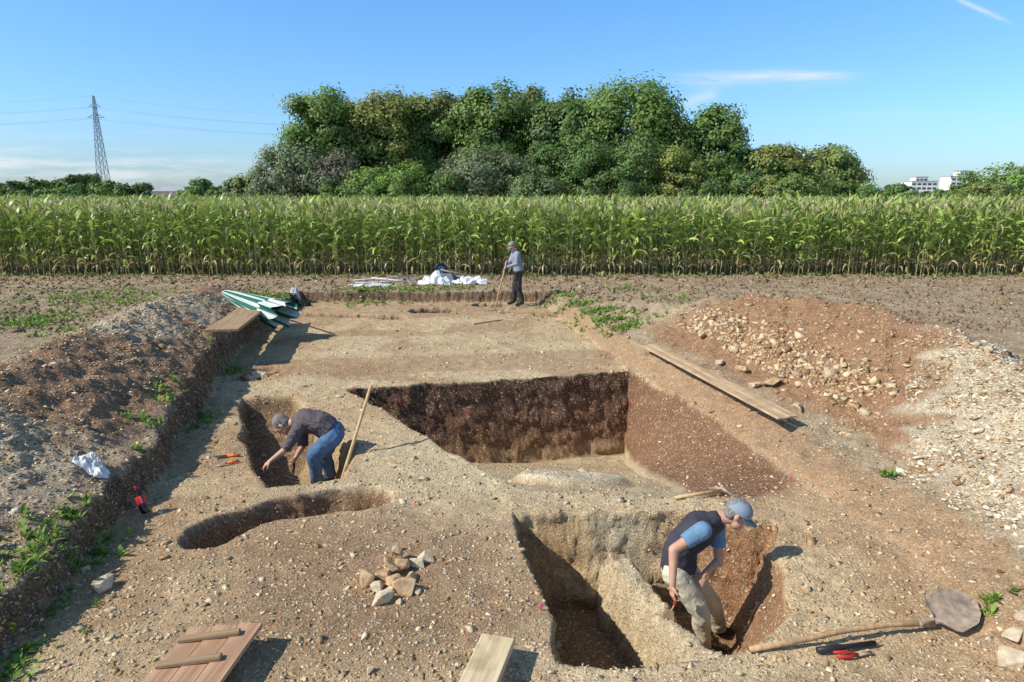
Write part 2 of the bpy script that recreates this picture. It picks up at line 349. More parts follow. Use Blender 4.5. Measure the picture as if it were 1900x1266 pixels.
for s_ in(90,40):
    vo=N(nt,'ShaderNodeTexVoronoi');vo.inputs['Scale'].default_value=s_;L(wa.outputs[0],vo.inputs['Vector'])
    sep=N(nt,'ShaderNodeSeparateColor');L(vo.outputs['Color'],sep.inputs[0])
    mu=N(nt,'ShaderNodeMath',operation='MULTIPLY');mu.inputs[1].default_value=.75 if s_>60 else .45;L(ag.outputs['Fac'],mu.inputs[0])
    lt=N(nt,'ShaderNodeMath',operation='LESS_THAN');L(sep.outputs[0],lt.inputs[0]);L(mu.outputs[0],lt.inputs[1])
    ed=N(nt,'ShaderNodeMapRange');ed.inputs['From Min'].default_value=.62;ed.inputs['From Max'].default_value=.45;ed.inputs['To Min'].default_value=0;ed.inputs['To Max'].default_value=1;L(vo.outputs['Distance'],ed.inputs[0])
    fm=N(nt,'ShaderNodeMath',operation='MULTIPLY');L(lt.outputs[0],fm.inputs[0]);L(ed.outputs[0],fm.inputs[1])
    cr=N(nt,'ShaderNodeValToRGB');e=cr.color_ramp.elements;e[0].color=(.44,.31,.18,1);e[1].color=(.77,.68,.51,1);e2=cr.color_ramp.elements.new(.6);e2.color=(.62,.49,.32,1);L(sep.outputs[1],cr.inputs[0])
    mx=N(nt,'ShaderNodeMix',data_type='RGBA');f2=N(nt,'ShaderNodeMath',operation='MULTIPLY');f2.inputs[1].default_value=.75;L(fm.outputs[0],f2.inputs[0]);L(f2.outputs[0],mx.inputs[0])
    L(cur,mx.inputs[6]);L(cr.outputs[0],mx.inputs[7]);cur=mx.outputs[2];hs.append(fm.outputs[0])
L(cur,b.inputs['Base Color']);b.inputs['Roughness'].default_value=.95;b.inputs['Specular IOR Level'].default_value=.1
ad=N(nt,'ShaderNodeMath',operation='ADD');L(hs[0],ad.inputs[0]);L(hs[1],ad.inputs[1])
a2=N(nt,'ShaderNodeMath',operation='MULTIPLY_ADD');a2.inputs[1].default_value=2.4;L(n6.outputs['Fac'],a2.inputs[0]);L(ad.outputs[0],a2.inputs[2])
bp=N(nt,'ShaderNodeBump');bp.inputs['Strength'].default_value=.8;bp.inputs['Distance'].default_value=.012;L(a2.outputs[0],bp.inputs['Height']);L(bp.outputs[0],b.inputs['Normal'])
obj('ground',me,mat=m,label='stony brown field with excavated trench, pits and spoil heaps',cat='ground',kind='structure')
# ---------------------------------------------------------------- loose stones
cube=np.array([(i,j,k) for k in(-1,1) for j in(-1,1) for i in(-1,1)],float)
cf=np.array([(0,2,3,1),(4,5,7,6),(0,1,5,4),(2,6,7,3),(0,4,6,2),(1,3,7,5)])
STM=colmat('limestone',.9,bump=.5,bscale=50,spec=.1,var=.2)
def stones(name,x,y,size,colr,label,flat=.28,tilt=.3,cat='stones'):
    n=len(x);v=cube[None]*(1+rng.uniform(-.6,.3,(n,8,3)))
    s=np.stack([size,size*rng.uniform(.45,.9,n),size*flat*rng.uniform(.6,1.4,n)],-1);v=v*s[:,None]*.5
    a=rng.uniform(0,6.28,n);t=rng.normal(0,tilt,n);p=rng.normal(0,tilt,n)
    def rot(v,ang,i,j):
        c,s_=np.cos(ang)[:,None],np.sin(ang)[:,None];vi=v[:,:,i]*c-v[:,:,j]*s_;vj=v[:,:,i]*s_+v[:,:,j]*c
        v=v.copy();v[:,:,i]=vi;v[:,:,j]=vj;return v
    v=rot(v,t,0,2);v=rot(v,p,1,2);v=rot(v,a,0,1)
    z=terrain(x,y);v[:,:,0]+=x[:,None];v[:,:,1]+=y[:,None];v[:,:,2]+=(z+size*.05)[:,None]
    f=(cf[None]+np.arange(n)[:,None,None]*8).reshape(-1,4)
    me=npmesh(name,v.reshape(-1,3),f,np.repeat(colr,8,axis=0))
    return obj(name,me,mat=STM,label=label,cat=cat,kind='stuff')
def scol(n,base=(.60,.47,.31),v=.38):
    c=np.array(base)*(1+rng.normal(0,v*.5,(n,1)))+rng.normal(0,.012,(n,3));br=rng.random(n)<.35
    c[br]=np.array((.42,.27,.145))*(1+rng.normal(0,.2,(br.sum(),1)));return np.clip(c,.05,.78)
n=70000;y=3.2*np.exp(rng.random(n)*math.log(22/3.2));x=rng.uniform(-.85,.85,n)*(y+.6)
_,q=terrain(x,y,True);brownheap=(q['rr']>.1)&(whmask(x,y,x*0+.5)<.5)&(y<12.5)
keep=((q['dA']<.05)|((q['fdist']>.4)&(rng.random(n)<.5)))&((q['dD']<.05)|(rng.random(n)<.4));keep&=rng.random(n)<np.clip(.5+q['rl']*1.2+q['rr']*.5,0,1)*np.where(brownheap,.4,1)
x,y=x[keep],y[keep];sz=rng.lognormal(math.log(.0150),.45,len(x))*(1+y/22)
stones('limestone_chips',x,y,sz,scol(len(x)),'scattered pale limestone chips on bare soil')
n=26000;y=rng.uniform(3.5,17,n);x=np.interp(y,[p[1] for p in RL[::-1]],[p[0] for p in RL[::-1]])+rng.normal(.3,.9,n);keep=(fbm(x,y,.7,3,61)<.55+rng.normal(0,.05,n))&(x<np.interp(y,*XL)-.02);x,y=x[keep],y[keep]
stones('spoil_gravel',x,y,rng.lognormal(math.log(.021),.42,len(x)),scol(len(x),(.55,.465,.35)),'grey limestone gravel on the long spoil bank')
n=34000;y=rng.uniform(3.3,9.2,n);x=rng.uniform(3.5,7.4,n);k=(x>np.interp(y,*XR)+.05)&(whmask(x,y,fbm(x,y,3,3,62))>rng.random(n)*.8+.1);x,y=x[k],y[k]
stones('white_gravel',x,y,rng.lognormal(math.log(.023),.5,len(x)),scol(len(x),(.67,.57,.42)),'whitish limestone gravel on the spoil heap')
n=1300;t=rng.random(n)**.8;x=2.95+t*1.0+np.abs(rng.normal(.0,.36,n));y=12.4-t*4.6+rng.normal(0,.3,n)
stones('limestone_rubble',x,y,rng.lognormal(math.log(.050),.45,n),scol(n,(.58,.43,.27)),'broken limestone rubble at the foot of the soil heap',flat=.45,tilt=.6)
n=800;x=rng.uniform(3.4,5.6,n);y=rng.uniform(7.0,12.2,n)
stones('scattered_rubble',x,y,rng.lognormal(math.log(.028),.45,n),scol(n,(.50,.35,.21)),'scattered stones on the red brown soil heap',flat=.45,tilt=.5)
# clods in the ploughed strip
n=9000;y=rng.uniform(13,22.3,n);x=rng.uniform(-.85,.85,n)*y;_,q=terrain(x,y,True);k=(q['k']<.01)&(q['rl']<.3)&(q['rr']<.2);x,y=x[k],y[k]
cc=np.array((.27,.19,.12))*(1+rng.normal(0,.2,(len(x),1)));stones('soil_clods',x,y,rng.lognormal(math.log(.06),.4,len(x)),np.clip(cc,.05,.6),'brown soil clods on the ploughed field',flat=.55,tilt=.5,cat='soil clods')
# ---------------------------------------------------------------- individual rocks
RK=[simple('rock_pale',(.62,.50,.34),.9,var=.3,scale=14,bump=.6,bscale=40),simple('rock_ochre',(.54,.36,.20),.9,var=.35,scale=12,bump=.6,bscale=40)]
def rock(u,v,w,z=None,mat=0,name='stone',label='pale angular limestone lump on the soil',group=None,h=.6,up=0):
    x,y=G(u,v,0 if z is None else z);r=w*np.hypot(y,2.9)/F/2
    zz=tz(x,y)+up;bm=bmesh.new();ang=random.uniform(0,3.14)
    for i in range(13):
        p=Vector((random.uniform(-1,1),random.uniform(-.75,.75),random.uniform(-h,h)))
        p=p/max(1e-3,max(abs(p.x),abs(p.y)/.75,abs(p.z)/h))*random.uniform(.78,1.0)
        bm.verts.new(Matrix.Rotation(ang,3,'Z')@p*r)
    res=bmesh.ops.convex_hull(bm,input=bm.verts)
    bmesh.ops.delete(bm,geom=list({g for g in res['geom_interior'] if isinstance(g,bmesh.types.BMVert)}),context='VERTS')
    bmesh.ops.bevel(bm,geom=list(bm.edges),offset=r*.05,segments=1,affect='EDGES')
    bmesh.ops.translate(bm,verts=bm.verts,vec=(0,0,r*h*.6))
    me=bpy.data.meshes.new(name);bm.to_mesh(me);bm.free()
    return obj(name,me,None,(x,y,zz),RK[mat],label=label,cat='stone',group=group)
gp='stones heaped beside the pit'
for u,v,w,mt,up in[(682,1082,40,1,0),(712,1070,36,1,.0),(698,1096,30,0,0),(728,1062,40,1,.04),(748,1056,36,1,.03),(730,1085,36,1,.0),(752,1094,50,1,0),(710,1112,46,0,0),(722,1100,26,0,.0),(774,1050,30,0,0),(790,1044,34,0,0),(732,1024,34,0,0),(765,1074,28,1,.0),(735,1046,34,1,.06),(775,1100,18,0,0),(740,1118,16,0,0)]:
    rock(u,v,w,mat=mt,label='rough brownish limestone lump in a small pile' if mt else 'pale limestone lump beside the small pile',group=gp,up=up)
for u,v,w,mt in[(192,1092,42,0),(160,1062,20,0),(205,1110,16,1),(1870,1212,42,0),(1872,1246,54,0),(1886,1190,26,0),(462,694,22,0),(478,690,24,0),(495,694,26,0),(470,700,18,0),(505,686,18,1),(940,580,14,0),(930,582,12,0),(296,952,14,0),(688,1250,20,0),(1500,1098,20,0),(1190,1100,18,0),(40,690,14,0),(1430,722,36,1),(1478,758,30,0),(1400,716,24,0),(1375,700,26,1),(1335,680,20,0),(1300,655,20,0),(1420,745,20,0),(1350,712,18,1)]:
    rock(u,v,w,z=.35 if (u>1250 and v<800) or u<60 else 0,mat=mt,label='loose limestone lump lying on the soil')
# ---------------------------------------------------------------- corn
def corn_arrays(seed,lod=0):
    r=np.random.default_rng(seed);V=[];Fq=[];Cc=[];o=0
    H=r.uniform(1.92,2.15);g0=np.array((.30,.385,.085))*r.uniform(.75,1.3)
    def strip(pts,wid,wdir,cols):
        nonlocal o
        for p,w,c in zip(pts,wid,cols):
            V.append(p-wdir*w);V.append(p+wdir*w);Cc.append(c);Cc.append(c)
        for i in range(len(pts)-1):Fq.append((o+2*i,o+2*i+1,o+2*i+3,o+2*i+2))
        o+=2*len(pts)
    az=r.uniform(0,6.28);z0=1.15 if lod else 0
    n=5 if not lod else 2;zz=np.linspace(z0,H,n);lean=r.normal(0,.04,2)
    for z in zz:
        rad=.017*(1-.5*z/H);c=np.array((.52,.43,.20))*(1-z/H)+np.array((.38,.43,.15))*(z/H)
        for j in range(4):
            a=j*1.5708;V.append(np.array((lean[0]*z+rad*math.cos(a),lean[1]*z+rad*math.sin(a),z)));Cc.append(c)
    for i in range(n-1):
        for j in range(4):Fq.append((o+i*4+j,o+i*4+(j+1)%4,o+(i+1)*4+(j+1)%4,o+(i+1)*4+j))
    o+=4*n
    nl=12;S=6 if not lod else 3
    for i in range(nl):
        f=i/(nl-1);z=.22+f*(H-.32)
        if lod and z<1.2:continue
        a=az+(i%2)*math.pi+r.normal(0,.35);d=np.array((math.cos(a),math.sin(a),0));w=np.array((-math.sin(a),math.cos(a),r.normal(0,.4)))
        dry=z<.5+r.normal(0,.2) or r.random()<.05
        L_=r.uniform(.55,.85)*(1-.35*abs(f-.55));th=math.radians(r.uniform(55,78) if f<.8 else r.uniform(62,84));kk=math.radians(r.uniform(80,150) if not dry else r.uniform(150,190))
        if f>.85:kk*=.6
        p=np.array((lean[0]*z,lean[1]*z,z));pts=[];wd=[];cs=[];lc=r.uniform(.8,1.25)
        for s_ in range(S+1):
            t=s_/S;pts.append(p.copy());wd.append(.051*math.sin(math.pi*min(1,.18+.82*t))**.7*(1-.25*t)*(.5 if dry else 1)+.001 if t<1 else .002)
            base=np.array((.56,.46,.24)) if dry else g0*(1+.3*t*(r.random()<.4))*lc
            cs.append(base*r.uniform(.92,1.1));ang=th-kk*t;p=p+(d*math.cos(ang)+np.array((0,0,math.sin(ang))))*L_/S
        strip(pts,wd,w,cs)
    for i in range(5 if not lod else 4):
        a=r.uniform(0,6.28);t=r.uniform(.05,.5) if i else .03;d=np.array((math.cos(a)*math.sin(t),math.sin(a)*math.sin(t),math.cos(t)))
        p=np.array((lean[0]*H,lean[1]*H,H-.02));w=np.array((-math.sin(a),math.cos(a),0))
        strip([p,p+d*.14,p+d*.26+np.array((0,0,-.02))],[.008,.013,.006],w,[np.array((.66,.56,.32))]*3)
    if not lod:
        a=az+.5;p=np.array((math.cos(a)*.03,math.sin(a)*.03,r.uniform(.85,1.1)));d=np.array((math.cos(a)*.35,math.sin(a)*.35,.9))
        w=np.array((-math.sin(a),math.cos(a),0));c=np.array((.48,.50,.22))
        for ww in(w,np.array((math.cos(a),math.sin(a),-.3))):
            strip([p,p+d*.07,p+d*.16,p+d*.24],[.015,.030,.027,.004],ww,[c,c,c,np.array((.3,.2,.08))])
    return np.array(V),np.array(Fq),np.array(Cc)
CM=colmat('corn_leaf',.42,trans=.28,bscale=12,spec=.55)
hi=[corn_arrays(100+i) for i in range(12)];lo=[corn_arrays(200+i,1) for i in range(8)]
him=[]
for v,f,c in hi:
    me=npmesh('corn_plant',v,f,c);me.materials.append(CM);him.append(me)
def addcorn(x,y):
    o=bpy.data.objects.new('corn_plant',random.choice(him));COL.objects.link(o)
    o.location=(x,y,.27);o.rotation_euler=(random.gauss(0,.03),random.gauss(0,.03),random.uniform(0,6.28));s=random.uniform(.9,1.08);o.scale=(s,s,s)
    o['label']='tall green corn plant with dry lower leaves and tassel';o['category']='corn plant';o['group']='corn plants along the field edge'
for i in range(218): addcorn(-17.4+i*.16+random.uniform(-.04,.04),22.6+random.gauss(0,.06))
for i in range(80): addcorn(-6.4+i*.16+random.uniform(-.04,.04),23.3+random.gauss(0,.05))
V=[];Fq=[];Cc=[];o=0
def put(arr,x,y):
    global o
    v,f,c=arr;a=random.uniform(0,6.28);s=random.uniform(.88,1.1);ca,sa=math.cos(a)*s,math.sin(a)*s
    w=np.empty_like(v);w[:,0]=v[:,0]*ca-v[:,1]*sa+x;w[:,1]=v[:,0]*sa+v[:,1]*ca+y;w[:,2]=v[:,2]*s+.27
    V.append(w);Fq.append(f+o);Cc.append(c*random.uniform(.8,1.2));o+=len(v)
for r_ in range(0,60):
    y=22.6+.74*r_;hw=.8*y+2
    x=-hw
    if r_<5:
        while x<hw:
            if not((r_==0 and abs(x)<17.5) or (r_==1 and -6.5<x<6.5)): put(random.choice(hi),x,y+random.gauss(0,.05))
            x+=.17+random.uniform(-.03,.03)
    else:
        while x<hw: put(random.choice(lo),x,y+random.gauss(0,.15));x+=.27+.006*(r_)+random.uniform(-.06,.06)
me=npmesh('corn_field',np.concatenate(V),np.concatenate(Fq),np.concatenate(Cc))
obj('corn_field',me,mat=CM,label='dense green corn crop behind its first rows',cat='corn field',kind='stuff')
# ---------------------------------------------------------------- trees
TM=colmat('tree_leaf',.55,trans=.32,bscale=2,spec=.35,var=.1)
BK=simple('tree_bark',(.17,.145,.105),.95,var=.3,scale=4,bump=.6,bscale=20)
def tree(u,vt,wpx,dist,col,name='tree',label='',zb=1.0,ncl=70,nl=170,ls=.20,seed=0,cat='tree'):
    r=np.random.default_rng(seed+int(u)*3+900);top=P(u,vt,dist);x0=top.x;zt=top.z;rx=wpx/F*dist/2*1.07
    base=Vector((x0,dist,.3));hgt=zt-base.z;cz=(zt+zb)/2;rz=(zt-zb)/2
    d=r.normal(size=(ncl,3));d/=np.linalg.norm(d,axis=1)[:,None];rad=r.uniform(.2,1,(ncl,1))**.36
    prof=np.sign(d)*np.abs(d)**.82*rad
    cr=r.uniform(.22,.37,ncl)*min(rx,rz*1.0)*(1.0 if ncl>40 else 1.2)
    lump=1+.08*np.sin(d[:,:1]*7+seed)+.07*np.cos(d[:,2:]*9+u)
    cen=prof*np.array((rx,rx,rz))*lump*.83
    cen+=np.array((x0,dist,cz))
    cen[:,2]=np.minimum(cen[:,2],zt-cr*.8)
    ci=np.repeat(np.arange(ncl),nl);nn=len(ci)
    q=r.normal(size=(nn,3));q/=np.linalg.norm(q,axis=1)[:,None];rr=r.random((nn,1))**.42
    p=cen[ci]+q*rr*cr[ci][:,None]*np.array((1.12,1.12,.85))*(1+r.normal(0,.15,(nn,1)))
    ok=p[:,2]>.3;p=p[ok];ci=ci[ok];q=q[ok];nn=len(p)
    cq=(p-np.array((x0,dist,cz)))/np.array((rx,rx,rz));nr=q*.6+cq*.8+r.normal(size=(nn,3))*.38;nr[:,2]+=.2;nr/=np.linalg.norm(nr,axis=1)[:,None]
    t1=np.cross(nr,r.normal(size=(nn,3)));t1/=np.linalg.norm(t1,axis=1)[:,None]+1e-6;t2=np.cross(nr,t1)
    s=ls*r.uniform(.6,1.3,(nn,1))*(dist/85 if dist>60 else 1)
    v=np.stack([p-t1*s,p-t2*s*.65+t1*s*.1,p+t1*s,p+t2*s*.65],1)
    f=np.arange(nn*4).reshape(-1,4)
    cc=np.array(col)*r.uniform(.8,1.2,ncl)[ci][:,None]*r.uniform(.82,1.2,(nn,1))
    cc=cc*(1+r.normal(0,.05,(ncl,3)))[ci]
    T=thing(name,label,cat,base)
    me=npmesh('crown',(v.reshape(-1,3)-np.array(base)),f,np.repeat(cc,4,axis=0));obj('crown',me,T,mat=TM)
    mb=MB();tr=max(.05,hgt*.016)
    mid=Vector((x0,dist,cz+rz*.3));pts=[base,base.lerp(mid,.4)+Vector((r.normal()*.2,0,0)),mid];mb.tube(pts,[tr*1.4,tr,tr*.4],8)
    for i in r.choice(ncl,min(ncl,16),replace=False):
        c=Vector(cen[i]);t=r.uniform(.25,.8);s0=base.lerp(mid,t);m_=s0.lerp(c,.5)+Vector((0,0,.06*hgt));mb.tube([s0,m_,c],[tr*.5,tr*.3,tr*.1],6)
    mb.build('trunk',BK,T)
    return T
GR=(.175,.27,.065);DG=(.15,.235,.07);YG=(.27,.31,.08);OL=(.23,.28,.085);GG=(.23,.28,.14);BG=(.225,.345,.075);PU=(.23,.21,.15)
tr_l='tall broadleaf tree with dense green crown in a copse'
for u,vt,w,d,c,lab,ncl,k in[
 (597,150,142,86,GR,tr_l,120,1),(712,152,136,87,YG,'tall tree with yellowing olive crown in a copse',115,1),(812,150,122,90,OL,'slender sparse tree with brownish green crown',90,.9),
 (915,136,142,88,GR,tr_l,120,1),(985,152,110,92,OL,'tall tree with slightly yellowing crown',85,1),(1045,158,134,87,DG,'dark green broadleaf tree in a copse',110,1),
 (1165,140,210,88,(.20,.305,.07),'broad rounded tree with fresh green crown',170,1),(1230,215,130,86,GR,tr_l,80,1),(1330,192,128,86,GR,'single rounded green tree beside a gap of sky',105,1),
 (1440,262,120,84,YG,'small tree with yellow green crown',75,1),(1535,266,135,84,(.25,.31,.09),'small spreading yellow green tree',80,1),
 (760,170,145,92,GR,'dark green tree behind others',85,1),(655,185,125,92,GR,'dark green tree behind others',75,1),(865,165,125,92,GR,'dark green tree behind others',80,1),(1100,162,125,93,GR,'dark green tree behind others',80,1),(1390,265,115,88,DG,'dark green tree behind others',60,1)]:
    tree(u,vt,w,d,c,'tree',lab,zb=1.6,ncl=ncl,nl=int(200*k),ls=.215)
for u,vt,w,d,c,lab,ncl in[
 (548,256,135,82,GG,'grey green willow bush at the copse edge',55),(500,300,80,81,GG,'grey green willow bush at the copse edge',30),(632,268,95,82,PU,'dull purplish grey shrub by the trees',40),(598,310,90,80,GG,'grey green shrub by the trees',35),
 (683,308,78,79,BG,'bright green bush in front of trees',40),(752,292,95,79,BG,'bright green bush in front of trees',45),(880,262,120,80,GG,'grey green willow bush at the copse edge',55),
 (945,275,110,80,(.20,.25,.12),'grey green bush under tall trees',50),(1015,255,90,81,DG,'dark green bush under tall trees',45),(1085,230,120,80,DG,'dark green bush under tall trees',60),
 (1180,235,120,80,(.17,.26,.075),'dark green bush under tall trees',60),(1262,258,92,79,YG,'yellow green bush beside dark trees',45),(1310,325,100,78,DG,'low dark hedge bush',35),(1390,300,70,79,DG,'low dark hedge bush',30),
 (1490,315,110,78,GR,'low green hedge bush',35),(1580,325,90,79,GR,'low green hedge bush',30),(1440,335,110,77,OL,'low olive hedge bush',30),(825,310,90,79,DG,'dark green bush under tall trees',40),(1130,310,140,77,DG,'low dark hedge bush',45),(1005,320,120,77,(.17,.24,.09),'low dark hedge bush',40),(720,335,90,77,GR,'low green bush by the field',30),(640,340,100,77,GR,'low green bush by the field',30)]:
    tree(u,vt,w,d,c,'bush',lab,zb=.6,ncl=ncl,nl=150,ls=.17,cat='bush')
for u,vt,w,d,c in[(15,335,80,150,DG),(60,328,70,160,GR),(105,332,60,170,DG),(140,318,46,170,DG),(165,320,40,180,DG),(195,330,50,150,GR),(250,335,70,120,DG),(372,326,36,150,DG),(356,345,50,110,BG),(405,350,60,110,GR),(433,328,40,105,GG),(460,322,50,100,OL),(20,350,90,110,GR),(105,348,80,120,BG),(398,342,50,170,DG),
 (1620,350,50,90,OL),(1850,300,110,105,GR),(1900,303,90,100,BG),(1800,335,60,110,GR),(1750,350,70,130,DG),(1665,340,50,140,DG),(1700,352,60,130,DG),(1840,335,90,95,OL),(1960,310,90,100,GR),(-40,335,90,140,GR)]:
    tree(u,vt,w,d,c,'tree','distant broadleaf tree beyond the corn field',zb=1.0,ncl=34,nl=70,ls=.2)
def hill(u0,u1,v,dist,col,seed):
    a,b_=P(u0,v,dist),P(u1,v,dist);n=160;xx=np.linspace(a.x,b_.x,n);h=(a.z)*(.55+.6*fbm(xx,xx*0,1/(dist*.12),4,seed))*np.clip(np.minimum(xx-xx[0],xx[-1]-xx)/(dist*.12),0,1)
    yy=np.array([0,dist*.05,dist*.12,dist*.3]);pr=np.array([0,.6,1,0]);Vv=[]
    for y_,p_ in zip(yy,pr):
        for i in range(n):Vv.append((xx[i],dist+y_,h[i]*p_+(.0 if p_ else -1)))
    id_=np.arange(4*n).reshape(4,n);f=np.stack([id_[:-1,:-1],id_[:-1,1:],id_[1:,1:],id_[1:,:-1]],-1).reshape(-1,4)
    obj('hill',npmesh('hill',Vv,f,smooth=True),mat=simple('wooded_hill',col,1,var=.3,scale=.02,bump=0),label='low wooded hill on the horizon',cat='hill',kind='structure')
hill(-500,800,346,1400,(.17,.24,.23),1);hill(1200,2500,344,1200,(.16,.23,.20),7)
# ---------------------------------------------------------------- buildings
WHT=simple('white_render',(.78,.77,.74),.8,var=.06,scale=.3,bump=0);GLS=simple('window_glass',(.06,.08,.10),.15,var=.1,bump=0,spec=.6);RF=simple('grey_roof',(.40,.41,.43),.7,var=.1,scale=.5,bump=0);BE=simple('beige_cladding',(.60,.56,.50),.8,var=.08,scale=.3,bump=0)
def building(u0,u1,vt,dist,storeys,label,mat,roof='flat',depth=14):
    a=P(u0,vt,dist);b_=P(u1,vt,dist);w=b_.x-a.x;H=a.z;c=Vector(((a.x+b_.x)/2,dist,0))
    T=thing('building',label,'building',c)
    mb=MB();mb.box(c+Vector((0,depth/2,H/2)),(w/2,0,0),(0,depth/2,0),(0,0,H/2));mb.build('wall',mat,T,smooth=False)
    mb=MB()
    if roof=='flat': mb.box(c+Vector((0,depth/2,H+.25)),(w/2+.3,0,0),(0,depth/2+.3,0),(0,0,.25))
    else:
        x0,x1=c.x-w/2-.5,c.x+w/2+.5;y0,y1=dist-.6,dist+depth+.6;mb.add([(x0,y0,H),(x1,y0,H),(x1,y1,H),(x0,y1,H),(x0,(y0+y1)/2,H+1.2),(x1,(y0+y1)/2,H+1.2)],[(0,1,5,4),(2,3,4,5),(0,4,3),(1,2,5),(0,3,2,1)])
    mb.build('roof',RF,T,smooth=False)
    nw=max(3,min(9,int(w/3.2)))
    for s_ in range(storeys):
        z=H-1.9-s_*3.1
        if z<1:break
        for i in range(nw):
            mb=MB();mb.box((c.x-w/2+w*(i+.5)/nw,dist-.03,z),(w/nw*.36,0,0),(0,.06,0),(0,0,.75));mb.build('window',GLS,T,smooth=False)
building(215,240,353,190,1,'long low pale commercial hall with grey roof',WHT,'gable');building(283,345,355,170,1,'low beige commercial hall with grey roof',BE,'gable');building(135,178,354,200,1,'low pale hall behind trees',BE)
building(1692,1740,337,520,2,'white flat roofed building on the horizon',WHT);building(1700,1722,329,545,2,'taller white block on the horizon',WHT,depth=8);building(1766,1804,328,520,4,'white terraced apartment building on the horizon',WHT);building(1782,1806,318,536,1,'upper block of white apartments',WHT,depth=8)
# ---------------------------------------------------------------- pylon
PY=simple('galvanised_steel',(.26,.33,.40),.5,.3,var=.1,bump=0)
top=P(173,178,256);bx=top.x;T=thing('power_pylon','tall slender steel lattice power pylon beyond the fields','power pylon',Vector((bx,256,.3)))
H=top.z-.3;mb=MB()
def beam(mb,p,q,r=.07): mb.rc(p,q,r,r,False,False,n=4)
def hw(t): return 1.9*(1-t)+.22*t
lv=[0,.1,.2,.29,.38,.46,.54,.61,.68,.74,.80,.86,.92,1]
def cr_(t):
    h=hw(t);return [Vector((bx+i*h,256+j*h,.3+H*t)) for i,j in((-1,-1),(1,-1),(1,1),(-1,1))]
for a,b_ in zip(lv[:-1],lv[1:]):
    A,B=cr_(a),cr_(b_)
    for i in range(4):
        k=(i+1)%4;beam(mb,A[i],B[i],.13);beam(mb,A[i],B[k]);beam(mb,A[k],B[i]);beam(mb,B[i],B[k])
mb.build('mast',PY,T,smooth=False)
tips=[]
for t,l in((.80,3.2),(.90,2.2)):
    z=.3+H*t
    for s_ in(-1,1):
        mb=MB();tip=Vector((bx+s_*l,256,z));h=hw(t)
        for j in(-1,1):
            beam(mb,(bx+s_*h*.5,256+j*h,z),tip,.08);beam(mb,(bx+s_*h*.5,256+j*h,z+1.3),tip,.07)
        mb.build('crossarm',PY,T,smooth=False);tips.append(tip)
tips.append(Vector((bx,256,.3+H)))
WR=simple('wire',(.38,.43,.48),.5,.2,bump=0)
for tp in tips:
    for sx,ex in((-1,Vector((-150,-20,4))),(1,Vector((150,40,2)))):
        e=tp+ex;pts=[]
        for i in range(15):
            t=i/14;p=tp.lerp(e,t);p.z-=5.5*4*t*(1-t);pts.append(p)
        mb=MB();mb.tube(pts,.026,5);mb.build('power_line',WR,loc=tp.copy(),label='thin sagging overhead wire hung from the pylon',cat='power line',group='wires hung from the pylon')
# ---------------------------------------------------------------- weeds
WM=colmat('weed_leaf',.6,trans=.3,bscale=40)
def weeds(name,spots,label,bl=.12,colr=(.23,.34,.07)):
    V=[];Fq=[];Cc=[];o=0;r=rng;px=[];py=[]
    for(u,v,z,sp_,n) in spots:
        cx,cy=G(u,v,z);px.append(cx+r.normal(size=n)*sp_);py.append(cy+r.normal(size=n)*sp_*.8)
    px=np.concatenate(px);py=np.concatenate(py);pz=terrain(px,py)
    for x,y,zz in zip(px,py,pz):
            sc_=r.uniform(.5,1.2)
            for k in range(7):
                a=r.uniform(0,6.28);l=bl*sc_*r.uniform(.4,1.2);e=r.uniform(.3,1.3);d=np.array((math.cos(a)*math.cos(e),math.sin(a)*math.cos(e),math.sin(e)));w=np.array((-math.sin(a),math.cos(a),0))*l*r.uniform(.07,.22)
                p=np.array((x,y,zz));q1=p+d*l*.55;q2=p+d*l-np.array((0,0,l*.15))
                V+=[p-w*.3,p+w*.3,q1+w,q1-w,q1-w,q1+w,q2+w*.15,q2-w*.15];c=np.array(colr)*r.uniform(.6,1.5);Cc+=[c]*8
                Fq+=[(o,o+1,o+2,o+3),(o+4,o+5,o+6,o+7)];o+=8
    obj(name,npmesh(name,V,Fq,Cc),mat=WM,label=label,cat='weeds',kind='stuff')
weeds('bank_weeds',[(20,1120,.4,.12,18),(10,1010,.5,.22,24),(60,990,.45,.2,22),(120,940,.45,.18,22),(180,930,.35,.08,20),(40,950,.6,.25,22),(140,960,.3,.06,12),(270,770,.5,.12,34),(325,730,.45,.22,60),(350,715,.45,.18,40),(260,845,.3,.03,12),(430,650,.35,.15,30),(405,655,.35,.15,28),(60,1060,.3,.08,12),(175,985,.2,.05,12),(1865,960,.8,.06,14),(1650,848,.5,.04,10),(10,1170,.3,.05,12),(60,940,.6,.25,14),(100,1000,.3,.1,16),(20,1060,.4,.2,16)],'sprouting green weeds on the trench bank',bl=.085)
weeds('field_weeds',[(20,600,.3,.5,160),(80,590,.3,.6,150),(150,555,.3,.8,140),(200,545,.3,.9,150),(60,600,.3,.4,90),(230,565,.3,.6,90),(510,548,.35,.4,150),(1040,545,.35,.3,110),(1070,560,.35,.3,130),(1100,575,.35,.3,130),(1130,590,.35,.25,120),(1165,605,.35,.25,110),(1250,548,.4,.6,60),(1160,535,.3,.5,70),(680,538,.32,.5,180),(730,536,.32,.5,140),(790,534,.32,.5,80),(850,534,.3,.4,60),(130,600,.5,.4,60)],'patches of low green weeds on the stony field',bl=.11)
V=[(u,511,.3,.9,30) for u in range(0,1901,60)]
weeds('field_margin_grass',V,'thin grass and weeds along the corn edge',bl=.2,colr=(.28,.29,.11))
